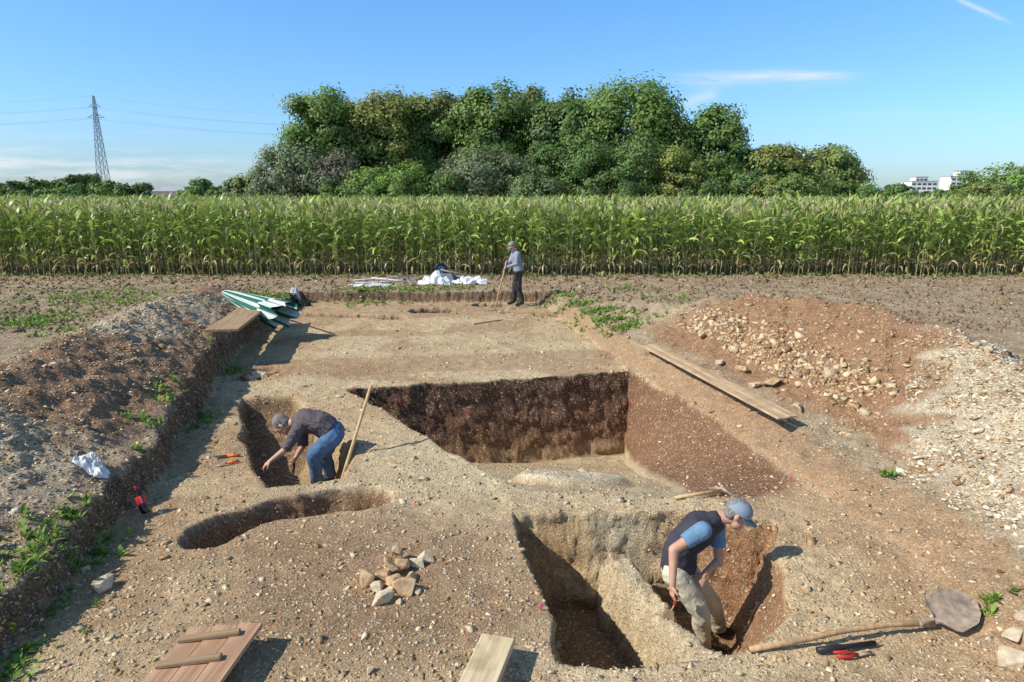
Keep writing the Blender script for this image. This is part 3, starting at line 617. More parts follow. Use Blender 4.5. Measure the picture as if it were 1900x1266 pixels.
# ---------------------------------------------------------------- planks & boards
def plank(name,a,b_,w,t,mat,label,z,cat='plank',zb=None,parent=None):
    zb=z if zb is None else zb;a=Vector((a[0],a[1],z));b_=Vector((b_[0],b_[1],zb));c=(a+b_)/2;d=(b_-a);l=d.length/2;d.normalize()
    s_=Vector((0,0,1)).cross(d).normalized();n_=d.cross(s_)
    mb=MB();mb.box((0,0,0),(w/2,0,0),(0,l,0),(0,0,t/2),bev=min(.006,t*.2))
    me=mb.mesh(name);off=parent.location if parent else Vector((0,0,0));o=obj(name,me,parent,c-off,mat,label=label if not parent else None,cat=cat if not parent else None)
    M=Matrix((-s_,d,n_)).transposed();o.rotation_euler=M.to_euler();return o
W1=woodmat('weathered_plank',(.40,.26,.145),(.62,.45,.275));W2=woodmat('reddish_board',(.36,.20,.12),(.54,.34,.215));W3=woodmat('pale_board',(.50,.38,.22),(.75,.61,.385));W4=woodmat('dull_board',(.27,.18,.105),(.46,.32,.185))
pa,pb=Vector((*G(1196,644,.40),0)),Vector((*G(1452,780,.40),0))
plank('wooden_plank',(pa.x,pa.y),(pb.x,pb.y),.125,.026,W1,'thin weathered brown plank along the trench edge',.42,zb=.42)
plank('wooden_plank',(pa.x+.135,pa.y+.08),(pb.x+.14,pb.y+.05),.13,.026,W1,'weathered plank lying beside its twin on the edge',.425,zb=.425)
plank('wooden_plank',G(925,1180,.14),G(852,1345,.14),.22,.05,W3,'pale rough timber board end lying on the soil',.12,zb=.11)
plank('wooden_board',G(410,604,.75),G(492,556,.6),.55,.05,W4,'wide dull wooden board leaning on the spoil bank',.66,zb=.60)
plank('wooden_lath',G(877,602),G(933,594),.05,.03,W3,'thin wooden lath on the trench floor',.03+tz(*G(877,602)))
a,b_=Vector((*G(352,1168,.12),.12)),Vector((*G(490,1156,.15),.15));d0=Vector((*G(215,1320,.12),.10))-a
T=thing('wooden_hatch','reddish board panel with two cross battens on the soil','board panel',a)
nb=3
for i in range(nb):
    p=a.lerp(b_,(i+.5)/nb);w=(b_-a).length/nb*.97;e=p+d0
    plank('board',(p.x,p.y),(e.x,e.y),w,.028,W2,None,p.z,zb=e.z,parent=T)
for t0 in(.2,.52):
    p=a.lerp(b_,.02)+d0*t0+Vector((0,0,.03));q=a.lerp(b_,.80)+d0*(t0-.04)+Vector((0,0,.03))
    plank('batten',(p.x,p.y),(q.x,q.y),.05,.03,W4,None,p.z,zb=q.z,parent=T)
# ---------------------------------------------------------------- tools
HW=woodmat('tool_handle',(.36,.21,.105),(.58,.38,.20),(0,0,1));HL=woodmat('pale_handle',(.54,.36,.18),(.74,.53,.29),(0,0,1));ST=simple('rusty_steel',(.38,.29,.215),.6,.05,var=.35,scale=20);BLK=simple('black_plastic',(.025,.025,.03),.45,bump=.1);RED=simple('red_plastic',(.5,.035,.025),.4,var=.1);ORG=simple('orange_plastic',(.75,.16,.02),.4,var=.1)
def V3(u,v,z,up=0):
    g=G(u,v,z);return Vector((g[0],g[1],tz(*g)+up))
p=[V3(1390,1212,0,.03),V3(1470,1205,0,.05),V3(1560,1190,0,.08),V3(1650,1180,0,.08),V3(1730,1178,0,.05)]
T=thing('shovel','long curved handled shovel with dull steel blade on soil','shovel',p[0])
mb=MB();mb.tube(p,[.019,.019,.019,.02,.022],12);mb.build('handle',HW,T)
mb=MB();c=p[-1];dx=Vector((.86,.44,.08)).normalized()
sy=Vector((.45,-.80,-.38));sy=(sy-dx*sy.dot(dx)).normalized();up_=dx.cross(sy)
if up_.z<0:up_=-up_
g=[];nn=15;L_=.40
for i in range(nn):
    t=i/(nn-1);w=float(np.interp(t,[0,.06,.12,.55,.8,.94,1],[.035,.11,.14,.145,.10,.04,.006]))
    for j in range(nn):
        s_=(j/(nn-1)-.5)*2;g.append(c+dx*(t*L_)+sy*(s_*w)+up_*(.028*s_*s_+.03+.015*math.sin(t*3)))
f=[(i*nn+j,i*nn+j+1,(i+1)*nn+j+1,(i+1)*nn+j) for i in range(nn-1) for j in range(nn-1)]
g2=[q-up_*.004 for q in g];f2=[tuple(reversed([k+nn*nn for k in q])) for q in f];mb.add(g+g2,f+f2);mb.rc(c-(p[-1]-p[-2]).normalized()*.10,c+dx*.11+up_*.03,.024,.012);mb.build('blade',ST,T,smooth=False)
a,b_=V3(1516,1216,0,.03),V3(1622,1200,0,.03);T=thing('trowel','black handled trowel lying on the soil','trowel',a)
mb=MB();mb.tube([a,a.lerp(b_,.4),a.lerp(b_,.45),b_],[.02,.022,.016,.018]);mb.build('handle',BLK,T)
mb=MB();mb.rc(a.lerp(b_,.95),b_+(b_-a)*.1,.006,.006);mb.build('tang',ST,T)
a,b_,c=V3(1548,1222,0,.03),V3(1592,1220,0,.03),V3(1618,1214,0,.02);T=thing('secateurs','small red handled secateurs lying on the soil','secateurs',a)
for k,s_ in((0,.018),(1,-.018)):
    mb=MB();mb.tube([a+Vector((0,s_,0)),a.lerp(b_,.5)+Vector((0,s_*1.4,0)),b_],[.009,.011,.008]);mb.build('handle',RED,T)
mb=MB();mb.box(b_.lerp(c,.5),(c-b_)*.5,Vector((0,.012,0)),Vector((0,0,.003)));mb.build('blade',ST,T)
a,b_=V3(1252,926,0,.03),V3(1340,912,0,.05);T=thing('pickaxe','small pickaxe with wooden handle at the pit edge','pickaxe',a)
mb=MB();mb.tube([a,b_],[.016,.02]);mb.build('handle',HL,T);mb=MB();mb.tube([b_+Vector((-.1,.12,-.03)),b_+Vector((0,0,.02)),b_+Vector((.1,-.1,-.03))],[.006,.022,.008]);mb.build('head',ST,T)
a=Vector((*G(630,890,-.22),-.3));b_=P(689,714,a.y+.5);mb=MB();mb.tube([a,a.lerp(b_,.3),a.lerp(b_,.6),b_],[.02,.019,.019,.018]);mb.build('wooden_pole',HL,loc=a,label='pale wooden tool handle standing upright in the pit',cat='pole')
mb=MB();a=V3(640,830,0,.02);b_=V3(770,828,0,.02);mb.tube([a,a.lerp(b_,.5)+Vector((0,0,.01)),b_],.008,8);mb.build('metal_rod',ST,loc=a,label='thin dark rod lying across the gravel',cat='rod')
for (u0,v0,u1,v1,mt) in((402,850,446,848,BLK),(405,866,444,858,ST)):
    a,b_=V3(u0,v0,0,.02),V3(u1,v1,0,.02);T=thing('hand_trowel','hand trowel with orange grip on the soil','trowel',a)
    mb=MB();mb.tube([a.lerp(b_,.45),b_],[.016,.013]);mb.build('handle',ORG,T)
    mb=MB();mb.box(a.lerp(b_,.2),(b_-a)*.25,Vector((0,.025,0)),Vector((0,0,.002)));mb.build('blade',mt,T)
# ---------------------------------------------------------------- bottle
bx_,by_=G(272,958,0);base=Vector((bx_,by_,tz(bx_,by_)+.03));ax=Vector((-.105,.06,.24)).normalized()
T=thing('drink_bottle','plastic cola bottle with red label leaning on the bank','bottle',base)
COLA=simple('cola',(.03,.01,.006),.1,var=.1,bump=0,spec=.7);LB=simple('red_label',(.70,.02,.025),.4,var=.05,bump=0);CAPM=simple('red_cap',(.65,.02,.02),.4,bump=0);WT=simple('white_print',(.8,.8,.8),.5,bump=0)
mb=MB();mb.lathe(base,ax,[(0,.025),(.01,.038),(.05,.040),(.09,.036),(.12,.038),(.17,.040),(.20,.030),(.235,.015),(.25,.013)]);mb.build('body',COLA,T)
mb=MB();mb.lathe(base,ax,[(.095,.0375),(.10,.0395),(.165,.0415),(.17,.040)]);mb.build('label_band',LB,T)
mb=MB();mb.lathe(base,ax,[(.25,.014),(.252,.016),(.27,.016),(.272,.013)]);mb.build('cap',CAPM,T)
cu=bpy.data.curves.new('t','FONT');cu.body='Coca-Cola';cu.size=.026;cu.align_x='CENTER';cu.align_y='CENTER';to=bpy.data.objects.new('t',cu);COL.objects.link(to)
cu.shear=.3;dg=bpy.context.evaluated_depsgraph_get();tm=bpy.data.meshes.new_from_object(to.evaluated_get(dg));bpy.data.objects.remove(to)
cam_=(Vector((0,0,2.9))-base);fr=(cam_-ax*cam_.dot(ax)).normalized()
for v in tm.vertices:
    th=v.co.y/.042
    v.co=ax*(.133+v.co.x*.55)+(fr*math.cos(th)+fr.cross(ax)*math.sin(th))*.0428
obj('printed_text',tm,T,mat=WT)
# ---------------------------------------------------------------- crumpled cloth things
def crumple(name,c,rx,ry,h,mat,label,cat,seed,n=48,**k):
    xs_=np.linspace(-1,1,n);A,B=np.meshgrid(xs_,xs_);rr=np.sqrt(A**2+B**2);ang=np.arctan2(B,A)
    lim=.75+.35*vn(ang*1.3+9,ang*0+seed,seed);e=np.clip(1-rr/lim,0,1)**.5
    f1=np.abs(fbm(A+5,B+5,2.5,3,seed)-.5)*2;f2=np.abs(fbm(A+5,B+5,6,2,seed+4)-.5)*2
    Xw=c[0]+A*rx*lim/np.maximum(1,rr)+(fbm(A,B,4,2,seed+9)-.5)*rx*.3;Yw=c[1]+B*ry*lim/np.maximum(1,rr)+(fbm(A,B,4,2,seed+19)-.5)*ry*.3
    Zw=terrain(Xw,Yw)+.012+e*h*(.35+1.1*f1+.5*f2)
    id_=np.arange(n*n).reshape(n,n);f=np.stack([id_[:-1,:-1],id_[:-1,1:],id_[1:,1:],id_[1:,:-1]],-1).reshape(-1,4)
    loc=Vector((c[0],c[1],tz(*c)))
    me=npmesh(name,np.stack([Xw-loc.x,Yw-loc.y,Zw-loc.z],-1).reshape(-1,3),f,smooth=True)
    return obj(name,me,None,loc,mat,label=label,cat=cat,**k)
WB=simple('white_fabric',(.76,.75,.74),.6,var=.12,bump=.2);GB=simple('grey_fabric',(.55,.55,.54),.7,var=.3);DKB=simple('dark_fabric',(.03,.035,.04),.8);BLU=simple('blue_plastic',(.03,.12,.45),.4,var=.1)
crumple('plastic_bag',G(170,862,.45),.17,.11,.14,WB,'crumpled white bag lying on the bank edge','bag',3)
crumple('tarpaulin',G(815,527,.3),.62,.35,.33,WB,'crumpled white tarpaulin heaped on the ground','tarpaulin',6)
crumple('tarpaulin',G(868,526,.3),.6,.3,.28,WB,'crumpled white tarpaulin beside a blue sheet','tarpaulin',8)
crumple('plastic_sheet',G(700,531,.3),.8,.2,.12,GB,'flat grey plastic sheet under poles','plastic sheet',12)
crumple('blue_sheet',G(842,522,.3),.3,.18,.25,BLU,'folded blue plastic sheet among tarpaulins','plastic sheet',14)
crumple('work_bag',G(560,548,.3),.30,.2,.2,DKB,'dark soft work bag on the ground','bag',15)
crumple('work_cloth',G(548,543,.3),.15,.1,.22,GB,'light cloth lying on a dark bag','cloth',17)
for (u0,v0,u1,v1) in((655,527,770,520),(660,533,768,528),(690,524,775,530)):
    a,b_=V3(u0,v0,.3,.14),V3(u1,v1,.3,.12);mb=MB();mb.tube([a,b_],.022,8);mb.build('metal_pole',GB,loc=a,label='light metal pole lying on a plastic sheet',cat='pole',group='poles lying on the plastic sheet')
c=Vector((*G(822,522,.3),.3));T=thing('wheelbarrow','upturned wheelbarrow with black tyre and blue rim','wheelbarrow',c)
wc=P(818,500,c.y)
axd=Vector((.25,-1,.1)).normalized();a=axd.orthogonal().normalized();b_=axd.cross(a)
W_=obj('wheel',None,T,wc-c)
mb=MB();mb.tube([wc+(a*math.cos(t)+b_*math.sin(t))*.16 for t in np.linspace(0,6.283,28)],.04,10)
me=mb.mesh('tyre',wc,True);obj('tyre',me,W_,(0,0,0),BLK)
mb=MB();mb.lathe(wc-axd*.02,axd,[(0,.10),(.005,.125),(.035,.125),(.04,.1)]);me=mb.mesh('rim',wc,True);obj('rim',me,W_,(0,0,0),simple('blue_rim',(.12,.20,.36),.4))
mb=MB();mb.rings([[c+Vector((sx*w,sy*w*.75,z)) for sx,sy in((-1,-1),(1,-1),(1,1),(-1,1))] for w,z in((.38,.02),(.30,.22),(.24,.25))]);mb.build('tray',simple('grey_tray',(.25,.28,.27),.5,.5),T,smooth=False)
for s_ in(-1,1):
    mb=MB();mb.tube([wc+Vector((0,s_*.05,0)),c+Vector((.2,s_*.2,.32)),c+Vector((.75,s_*.28,.25))],.017,8);mb.build('handle',ST,T)
# parasol
PA=Vector((*G(416,552,.8),.86));PE=Vector((*G(528,606,.3),.47));d=(PE-PA);tipp=V3(622,624,0,.03)
T=thing('parasol','folded green and white striped parasol leaning on the bank','parasol',PA)
m,nt,b=newmat('striped_fabric');at=N(nt,'ShaderNodeAttribute');at.attribute_name='Col';nt.links.new(at.outputs['Color'],b.inputs['Base Color']);b.inputs['Roughness'].default_value=.8
L_=d.length;dn=d.normalized();sd=Vector((dn.y,-dn.x,0)).normalized();upv=dn.cross(sd)*-1
if upv.z<0:upv=-upv
Vv=[];Cc=[];nu,nv=84,160
for i in range(nu):
    t=i/(nu-1);w=.07+.31*t**.8
    for j in range(nv):
        a=2*math.pi*j/nv;pl=1+.15*math.sin(6*a+t*2)+.09*math.sin(13*a+t*5)
        p=PA+dn*(L_*t+ .10*math.sin(6*a)*t**3)+sd*math.cos(a)*w*pl+upv*(math.sin(a)*w*.65*pl+.05)
        Vv.append(p-PA);st=((int(j/10)+(1 if t>.72 else 0))%2==0);Cc.append((.01,.14,.09) if st else (.66,.70,.64))
id_=np.arange(nu*nv).reshape(nu,nv);nxt=np.roll(id_,-1,1);f=np.stack([id_[:-1],nxt[:-1],nxt[1:],id_[1:]],-1).reshape(-1,4)
obj('canopy',npmesh('canopy',[tuple(q) for q in Vv],f,Cc),T,mat=m)
mb=MB();mb.tube([PA-dn*.05,PE,tipp],.016,8);mb.build('pole',ST,T)
# marker pins
PK=simple('pink_ribbon',(.75,.04,.16),.5,bump=0)
for i,(u,v) in enumerate([(655,720),(740,742),(868,768),(1076,708),(1160,822),(1168,745)]):
    yy=np.arange(8.5,12.5,.01);d=ray(u,v);t=yy/d[1];hit=np.nonzero(CZ+d[2]*t<terrain(d[0]*t,yy))[0]
    if len(hit)==0: continue
    pp=P(u,v,float(yy[hit[0]])-.06)
    mb=MB();mb.rc(pp,pp+Vector((0,.10,0)),.006,.003,n=6);mb.box(pp+Vector((.012,-.01,-.02)),(.010,0,.004),(0,.004,0),(0,0,.020));mb.build('marker_pin',PK,loc=pp,smooth=False,label='small pink marker pin in the soil section',cat='marker pin',group='pink marker pins in the soil section')
for u,v in((770,938),(1466,902),(1003,1134)):
    pp=V3(u,v,0,.01);mb=MB();mb.rc(pp,pp+Vector((0,0,.035)),.005,.003,n=6);mb.box(pp+Vector((.008,0,.03)),(.008,0,.004),(0,.003,0),(0,0,.008));mb.build('marker_pin',PK,loc=pp,smooth=False,label='small pink marker pin in the trench floor',cat='marker pin',group='pink marker pins in the trench floor')
# ---------------------------------------------------------------- people
SK=simple('skin',(.56,.31,.21),.55,var=.12,scale=20,bump=.1,spec=.35);EY=simple('eye',(.04,.03,.025),.2,bump=0,spec=.6)
def hand(mb,w,d,n,side=1,curl=.7):
    d=Vector(d).normalized();n=Vector(n);n=(n-d*n.dot(d)).normalized();lat=d.cross(n)*side
    mb.rc(w,w+d*.03,.024,.026);mb.rc(w+d*.03,w+d*.085,.016,.015,wide=(lat,2.5))
    for i,(l,r) in enumerate(((.072,.0092),(.082,.0094),(.076,.009),(.058,.0082))):
        p=w+d*(.088-.004*abs(i-1))+lat*(.034-.0225*i);a=curl*.5
        for j,fr in enumerate((.45,.3,.25)):
            q=p+(d*math.cos(a)+n*math.sin(a))*l*fr;mb.rc(p-(q-p)*.2,q,r*(1-.1*j),r*(.92-.1*j),n=8);p=q;a+=curl
    p=w+d*.03+lat*.03;q=p+(d*.65+lat*.6+n*.35).normalized()*.042;mb.rc(p,q,.013,.011,n=8);e=q+(d*.7+n*.6-lat*.1).normalized()*.034;mb.rc(q,e,.0105,.009,n=8)
def headp(mb,c,f,u):
    f=Vector(f).normalized();u=Vector(u);u=(u-f*u.dot(f)).normalized();s_=f.cross(u)
    mb.ell(c-f*.012+u*.03,[s_*.075,f*.095,u*.088]);mb.ell(c+f*.03-u*.045,[s_*.056,f*.058,u*.068]);mb.ell(c+f*.02-u*.0,[s_*.066,f*.072,u*.08])
    mb.rc(c+f*.088+u*.018,c+f*.108-u*.022,.008,.014,n=8);mb.rc(c+f*.07-u*.095,c+f*.072-u*.09,.022,.022)
    mb.rc(c+f*.082+u*.035-s_*.03,c+f*.082+u*.035+s_*.03,.011,.011,n=8);mb.rc(c+f*.084-u*.052-s_*.018,c+f*.084-u*.052+s_*.018,.009,.009,n=8)
    for k in(-1,1): mb.ell(c+s_*k*.078-f*.01-u*.005,[s_*.010,f*.02,u*.032],10,6)
    return f,u,s_
def figure(name,label,loc,J,hd,handspec,clothes,vox=.0055):
    T=thing('person',label,'person',loc);mb=MB();lat=(J['sl']-J['sr']).normalized()
    mb.rc(J['pelvis'],J['waist'],.115,.10,wide=(lat,1.3));mb.rc(J['waist'],J['chest'],.10,.12,wide=(lat,1.3))
    mb.rc(J['sl'],J['sr'],.055,.055);mb.rc(J['chest'],J['neck'],.09,.055);mb.rc(J['neck'],hd[0]-hd[2]*.03,.055,.052)
    for s_ in'lr':
        mb.rc(J['h'+s_],J['k'+s_],.088,.056);mb.rc(J['k'+s_],J['a'+s_],.056,.036);mb.rc(J['a'+s_],J['t'+s_],.036,.03)
        mb.rc(J['s'+s_],J['e'+s_],.050,.039);mb.rc(J['e'+s_],J['w'+s_],.040,.026)
        h=handspec[s_];hand(mb,J['w'+s_],h[0],h[1],h[2],h[3])
    f,u,sd_=headp(mb,*hd);body=remeshed(mb,'body',T,SK,vox,3)
    for k in(-1,1):
        mb=MB();mb.ell(hd[0]+f*.083+u*.018+sd_*k*.03,[sd_*.011,f*.008,u*.007],8,6);mb.build('eye',EY,T)
    for nm,mat,parts,dis in clothes:
        mb=MB()
        for q in parts: mb.rc(*q[:4],**(q[4] if len(q)>4 else {}))
        remeshed(mb,nm,T,mat,.009,3,dis,.09)
    return T,f,u,sd_
def hairm(T,c,f,u,s_,mat):
    mb=MB();mb.ell(c-f*.022+u*.042,[s_*.083,f*.098,u*.09]);mb.ell(c-f*.05-u*.01,[s_*.076,f*.06,u*.07])
    for p in mb.v:
        e=(p-c).dot(f)-.055
        if e>0:p-=f*e
    remeshed(mb,'hair',T,mat,.008,2,.012,.03)
def capm(T,c,f,u,s_,mat,vm):
    mb=MB();cc=c+u*.045-f*.008;R=[]
    for k in np.linspace(0,88,9):
        a=math.radians(k);R.append([cc+(f*math.cos(t)*.108+s_*math.sin(t)*.089)*math.cos(a)+u*.085*math.sin(a) for t in np.linspace(0,2*math.pi,25)[:-1]])
    R.insert(0,[p-u*.022 for p in R[0]]);mb.rings(R,False,True);cap=mb.build('cap',mat,T)
    g=[];n=11
    for i in range(5):
        r=i/4
        for j in range(n):
            a=(j/(n-1)-.5)*2.3;g.append(cc+f*(math.cos(a)*(.106+.075*r*math.cos(a*.9)))+s_*math.sin(a)*(.088+.006*r)-u*(.02+.02*r+.012*math.cos(a)*-1+.02*abs(math.sin(a))*1))
    f_=[(i*n+j,i*n+j+1,(i+1)*n+j+1,(i+1)*n+j) for i in range(4) for j in range(n-1)];mb=MB();mb.add(g+[p-u*.004 for p in g],f_+[tuple(k+5*n for k in reversed(q)) for q in f_])
    me=mb.mesh('visor',T.location,True);me.materials.append(vm);o=bpy.data.objects.new('visor',me);COL.objects.link(o);o.parent=cap
# front digger in the pit
J={'pelvis':P(1258,1052,5.05),'waist':P(1264,1014,5.05),'chest':P(1298,980,5.03),'neck':P(1336,960,5.02),
 'sr':P(1304,984,4.86),'sl':P(1330,974,5.2),'er':P(1250,1020,4.80),'wr':P(1248,1084,4.72),'el':P(1334,1040,5.12),'wl':P(1308,1064,4.98),
 'hr':P(1252,1064,4.95),'hl':P(1274,1062,5.14),'kr':P(1300,1136,4.90),'kl':P(1322,1122,5.18)}
for s_,yy in(('r',5.02),('l',5.28)):
    k=J['k'+s_];x=k.x+(.08 if s_=='r' else .10);z=tz(x,yy);J['a'+s_]=Vector((x,yy,z+.08));J['t'+s_]=Vector((x+.16,yy-.02,z+.04))
KH=simple('khaki_cloth',(.62,.56,.41),.85,var=.12,bump=.4,bscale=200);NV=simple('dark_vest',(.05,.046,.06),.85,var=.2,bump=.4);BLc=simple('blue_tshirt',(.14,.25,.37),.85,var=.12,bump=.3);SH=simple('work_shoe',(.05,.04,.03),.8);CP=simple('greyblue_cap',(.24,.30,.36),.8,var=.1);HR=simple('grey_hair',(.24,.22,.20),.9,var=.35,scale=60,bump=.8,bscale=150)
lat=(J['sl']-J['sr']).normalized();hc=P(1368,955,4.99);fw=Vector((.80,-.24,-.52));up=Vector((.50,-.02,.84))
cl=[('trousers',KH,[(J['pelvis'],J['pelvis'].lerp(J['waist'],.35),.135,.13,dict(wide=(lat,1.25)))]+[q for s_ in'lr' for q in((J['h'+s_],J['k'+s_],.105,.078),(J['k'+s_],J['a'+s_]+Vector((0,0,.02)),.078,.066,dict(cap1=False)))],.026),
 ('tshirt',BLc,[(J['s'+s_],J['s'+s_].lerp(J['e'+s_],.62),.072,.062,dict(cap1=False)) for s_ in'lr']+[(J['chest'],J['neck'],.10,.066,dict(cap1=False))],.012),
 ('vest',NV,[(J['pelvis']-Vector((0,0,.01)),J['waist'],.142,.132,dict(cap0=False,wide=(lat,1.28))),(J['waist'],J['chest'],.132,.142,dict(wide=(lat,1.3))),(J['chest'],J['chest'].lerp(J['neck'],.72),.128,.082,dict(wide=(lat,1.15))),(J['sl'].lerp(J['sr'],.06),J['sr'].lerp(J['sl'],.06),.068,.068)],.024)]+[('shoe',SH,[(J['a'+s_],J['t'+s_],.05,.042)],0) for s_ in'lr']
pl=Vector((J['ar'].x,J['ar'].y,J['ar'].z-.08))
T,f,u_,s_=figure('person','man in dark vest and cap bending to dig with trowel',pl,J,(hc,fw,up),{'r':((-.02,-.15,-1),(.9,.2,.1),1,.85),'l':((-.5,-.3,-.6),(-.3,.2,-.8),-1,.5)},cl)
hairm(T,hc,f,u_,s_,HR);capm(T,hc,f,u_,s_,CP,simple('cap_visor',(.12,.15,.21),.8))
hp=J['wr']+Vector((.03,-.02,-.10));T2=thing('hand_trowel','red handled trowel held in the digging hand','trowel',hp)
mb=MB();mb.rc(hp+Vector((0,0,.05)),hp+Vector((-.01,0,-.06)),.014,.013);mb.build('handle',RED,T2)
mb=MB();q=hp+Vector((-.012,0,-.06));mb.rc(q,q+Vector((-.02,0,-.05)),.006,.006);mb.box(q+Vector((-.03,0,-.11)),(.03,0,0),(0,.003,0),(-.008,0,.06));mb.build('blade',HL,T2,smooth=False)
# middle digger
J={'pelvis':P(618,802,7.5),'waist':P(596,786,7.5),'chest':P(566,780,7.5),'neck':P(544,784,7.5),'sl':P(554,794,7.33),'sr':P(562,784,7.68),
 'el':P(530,834,7.28),'wl':P(504,854,7.22),'er':P(562,828,7.58),'wr':P(551,845,7.42),'hl':P(618,812,7.39),'hr':P(620,808,7.62),'kl':P(582,842,7.28),'kr':P(602,842,7.60)}
for s_,dx,yy in(('l',-.02,7.42),('r',.03,7.72)):
    k=J['k'+s_];x=k.x+dx;z=tz(x,yy);J['a'+s_]=Vector((x,yy,z+.08));J['t'+s_]=Vector((x-.17,yy-.03,z+.04))
JN=simple('blue_jeans',(.085,.16,.28),.85,var=.2,scale=14,bump=.4,bscale=150)
m,nt,b=newmat('chequered_shirt');tc=N(nt,'ShaderNodeTexCoord');ck=N(nt,'ShaderNodeTexBrick');ck.inputs['Scale'].default_value=22;ck.inputs['Color1'].default_value=(.055,.042,.05,1);ck.inputs['Color2'].default_value=(.075,.055,.065,1);ck.inputs['Mortar'].default_value=(.17,.14,.14,1);ck.inputs['Mortar Size'].default_value=.05
nt.links.new(tc.outputs['Object'],ck.inputs['Vector']);nt.links.new(ck.outputs['Color'],b.inputs['Base Color']);b.inputs['Roughness'].default_value=.9
lat=(J['sl']-J['sr']).normalized();hc=P(524,789,7.5);fw=Vector((-.45,-.12,-.88));up=Vector((-.88,0,.45))
cl=[('jeans',JN,[(J['pelvis'],J['pelvis'].lerp(J['waist'],.35),.138,.13,dict(wide=(lat,1.25)))]+[q for s_ in'lr' for q in((J['h'+s_],J['k'+s_],.11,.08),(J['k'+s_],J['a'+s_]+Vector((0,0,.02)),.08,.066,dict(cap1=False)))],.024),
 ('shirt',m,[(J['pelvis'].lerp(J['waist'],.3),J['waist'],.145,.142,dict(cap0=False,wide=(lat,1.25))),(J['waist'],J['chest'],.142,.14,dict(wide=(lat,1.3))),(J['chest'],J['neck'],.12,.075,dict(cap1=False)),(J['sl'],J['sr'],.075,.075),(J['sl'],J['el'],.075,.06,dict(cap1=False)),(J['sr'],J['er'],.075,.06,dict(cap1=False))],.024)]+[('shoe',SH,[(J['a'+s_],J['t'+s_],.05,.042)],0) for s_ in'lr']
pl=Vector((J['al'].x,J['al'].y,J['al'].z-.08))
T,f,u_,s_=figure('person','grey haired man in chequered shirt and jeans bending low',pl,J,(hc,fw,up),{'l':((-.75,-.1,-.55),(.3,.2,-.9),1,.5),'r':((-.35,-.2,-.85),(-.8,.1,.2),-1,.8)},cl)
hairm(T,hc,f,u_,s_,HR)
hp=J['wr']+Vector((-.03,-.02,-.09));T2=thing('dustpan','black dustpan held upright in the pit','dustpan',hp)
mb=MB();mb.rc(hp+Vector((.01,0,.05)),hp+Vector((-.02,0,-.12)),.013,.012);mb.build('handle',BLK,T2)
mb=MB();q=hp+Vector((-.03,0,-.19));mb.box(q,(.065,-.05,0),(.02,.05,-.03),(0,0,.006),bev=.003);mb.build('pan',BLK,T2,smooth=False)
# standing digger at the far end, turned toward the rake
gx,gy=G(962,566,0);gz=tz(gx,gy)
def S(dx,dy,h): return Vector((gx+dx,gy+dy,gz+h))
J={'pelvis':S(0,0,.93),'waist':S(-.02,0,1.10),'chest':S(-.07,-.02,1.32),'neck':S(-.11,-.03,1.47),'sl':S(-.03,-.19,1.40),'sr':S(-.12,.15,1.41),
 'el':S(-.06,-.30,1.14),'wl':S(-.30,-.26,1.05),'er':S(-.22,.06,1.17),'wr':S(-.36,-.14,1.02),'hl':S(.01,-.09,.90),'hr':S(-.02,.09,.90),'kl':S(.0,-.14,.50),'kr':S(-.10,.10,.50),
 'al':S(.10,-.12,.09),'ar':S(-.12,.12,.09),'tl':S(-.05,-.18,.04),'tr':S(-.27,.07,.04)}
lat=(J['sl']-J['sr']).normalized();hc=S(-.17,-.06,1.59);fw=Vector((-.80,-.30,-.5));up=Vector((-.42,-.12,.9))
DT=simple('dark_trousers',(.05,.045,.045),.85,var=.2);PO=simple('greyblue_pullover',(.27,.30,.36),.85,var=.12);GL=simple('work_glove',(.04,.04,.045),.8);CP2=simple('grey_cap',(.24,.23,.19),.85)
cl=[('trousers',DT,[(J['pelvis'],J['pelvis'].lerp(J['waist'],.35),.13,.125,dict(wide=(lat,1.25)))]+[q for s_ in'lr' for q in((J['h'+s_],J['k'+s_],.10,.078),(J['k'+s_],J['a'+s_]+Vector((0,0,.03)),.078,.07,dict(cap1=False)))],.02),
 ('pullover',PO,[(J['pelvis'],J['waist'],.145,.135,dict(cap0=False,wide=(lat,1.25))),(J['waist'],J['chest'],.135,.135,dict(wide=(lat,1.3))),(J['chest'],J['neck'],.11,.07,dict(cap1=False)),(J['sl'],J['sr'],.07,.07)]+[q for s_ in'lr' for q in((J['s'+s_],J['e'+s_],.07,.057),(J['e'+s_],J['w'+s_],.057,.042,dict(cap1=False)))],.02)]+[('shoe',SH,[(J['a'+s_],J['t'+s_],.05,.042)],0) for s_ in'lr']+[('glove',GL,[(J['w'+s_],J['w'+s_]+Vector((-.04,-.02,-.06)),.032,.04)],0) for s_ in'lr']
T,f,u_,s_=figure('person','person in greyblue pullover and cap standing with a rake',S(0,0,0),J,(hc,fw,up),{'l':((-.6,-.1,-.6),(-.3,.6,-.2),1,.9),'r':((-.5,-.1,-.7),(.5,-.6,-.1),-1,.9)},cl,vox=.008)
hairm(T,hc,f,u_,s_,HR);capm(T,hc,f,u_,s_,CP2,CP2)
a=(J['wl']+J['wr'])/2+Vector((-.04,-.02,-.05));b_=V3(918,578,0,.02);tp=a+(a-b_).normalized()*.3
T2=thing('rake','long handled rake held by a standing person','rake',b_)
mb=MB();mb.tube([tp,a,b_],.022,8);mb.build('handle',HW,T2)
mb=MB();mb.rc(b_-Vector((.16,.03,0)),b_+Vector((.16,.03,0)),.015,.015,n=8)
for i in range(8):
    q=b_+Vector((-.15+.043*i,-.028+.008*i,0));mb.rc(q,q+Vector((0,-.02,-.06)),.005,.003,n=6)
mb.build('head',ST,T2)
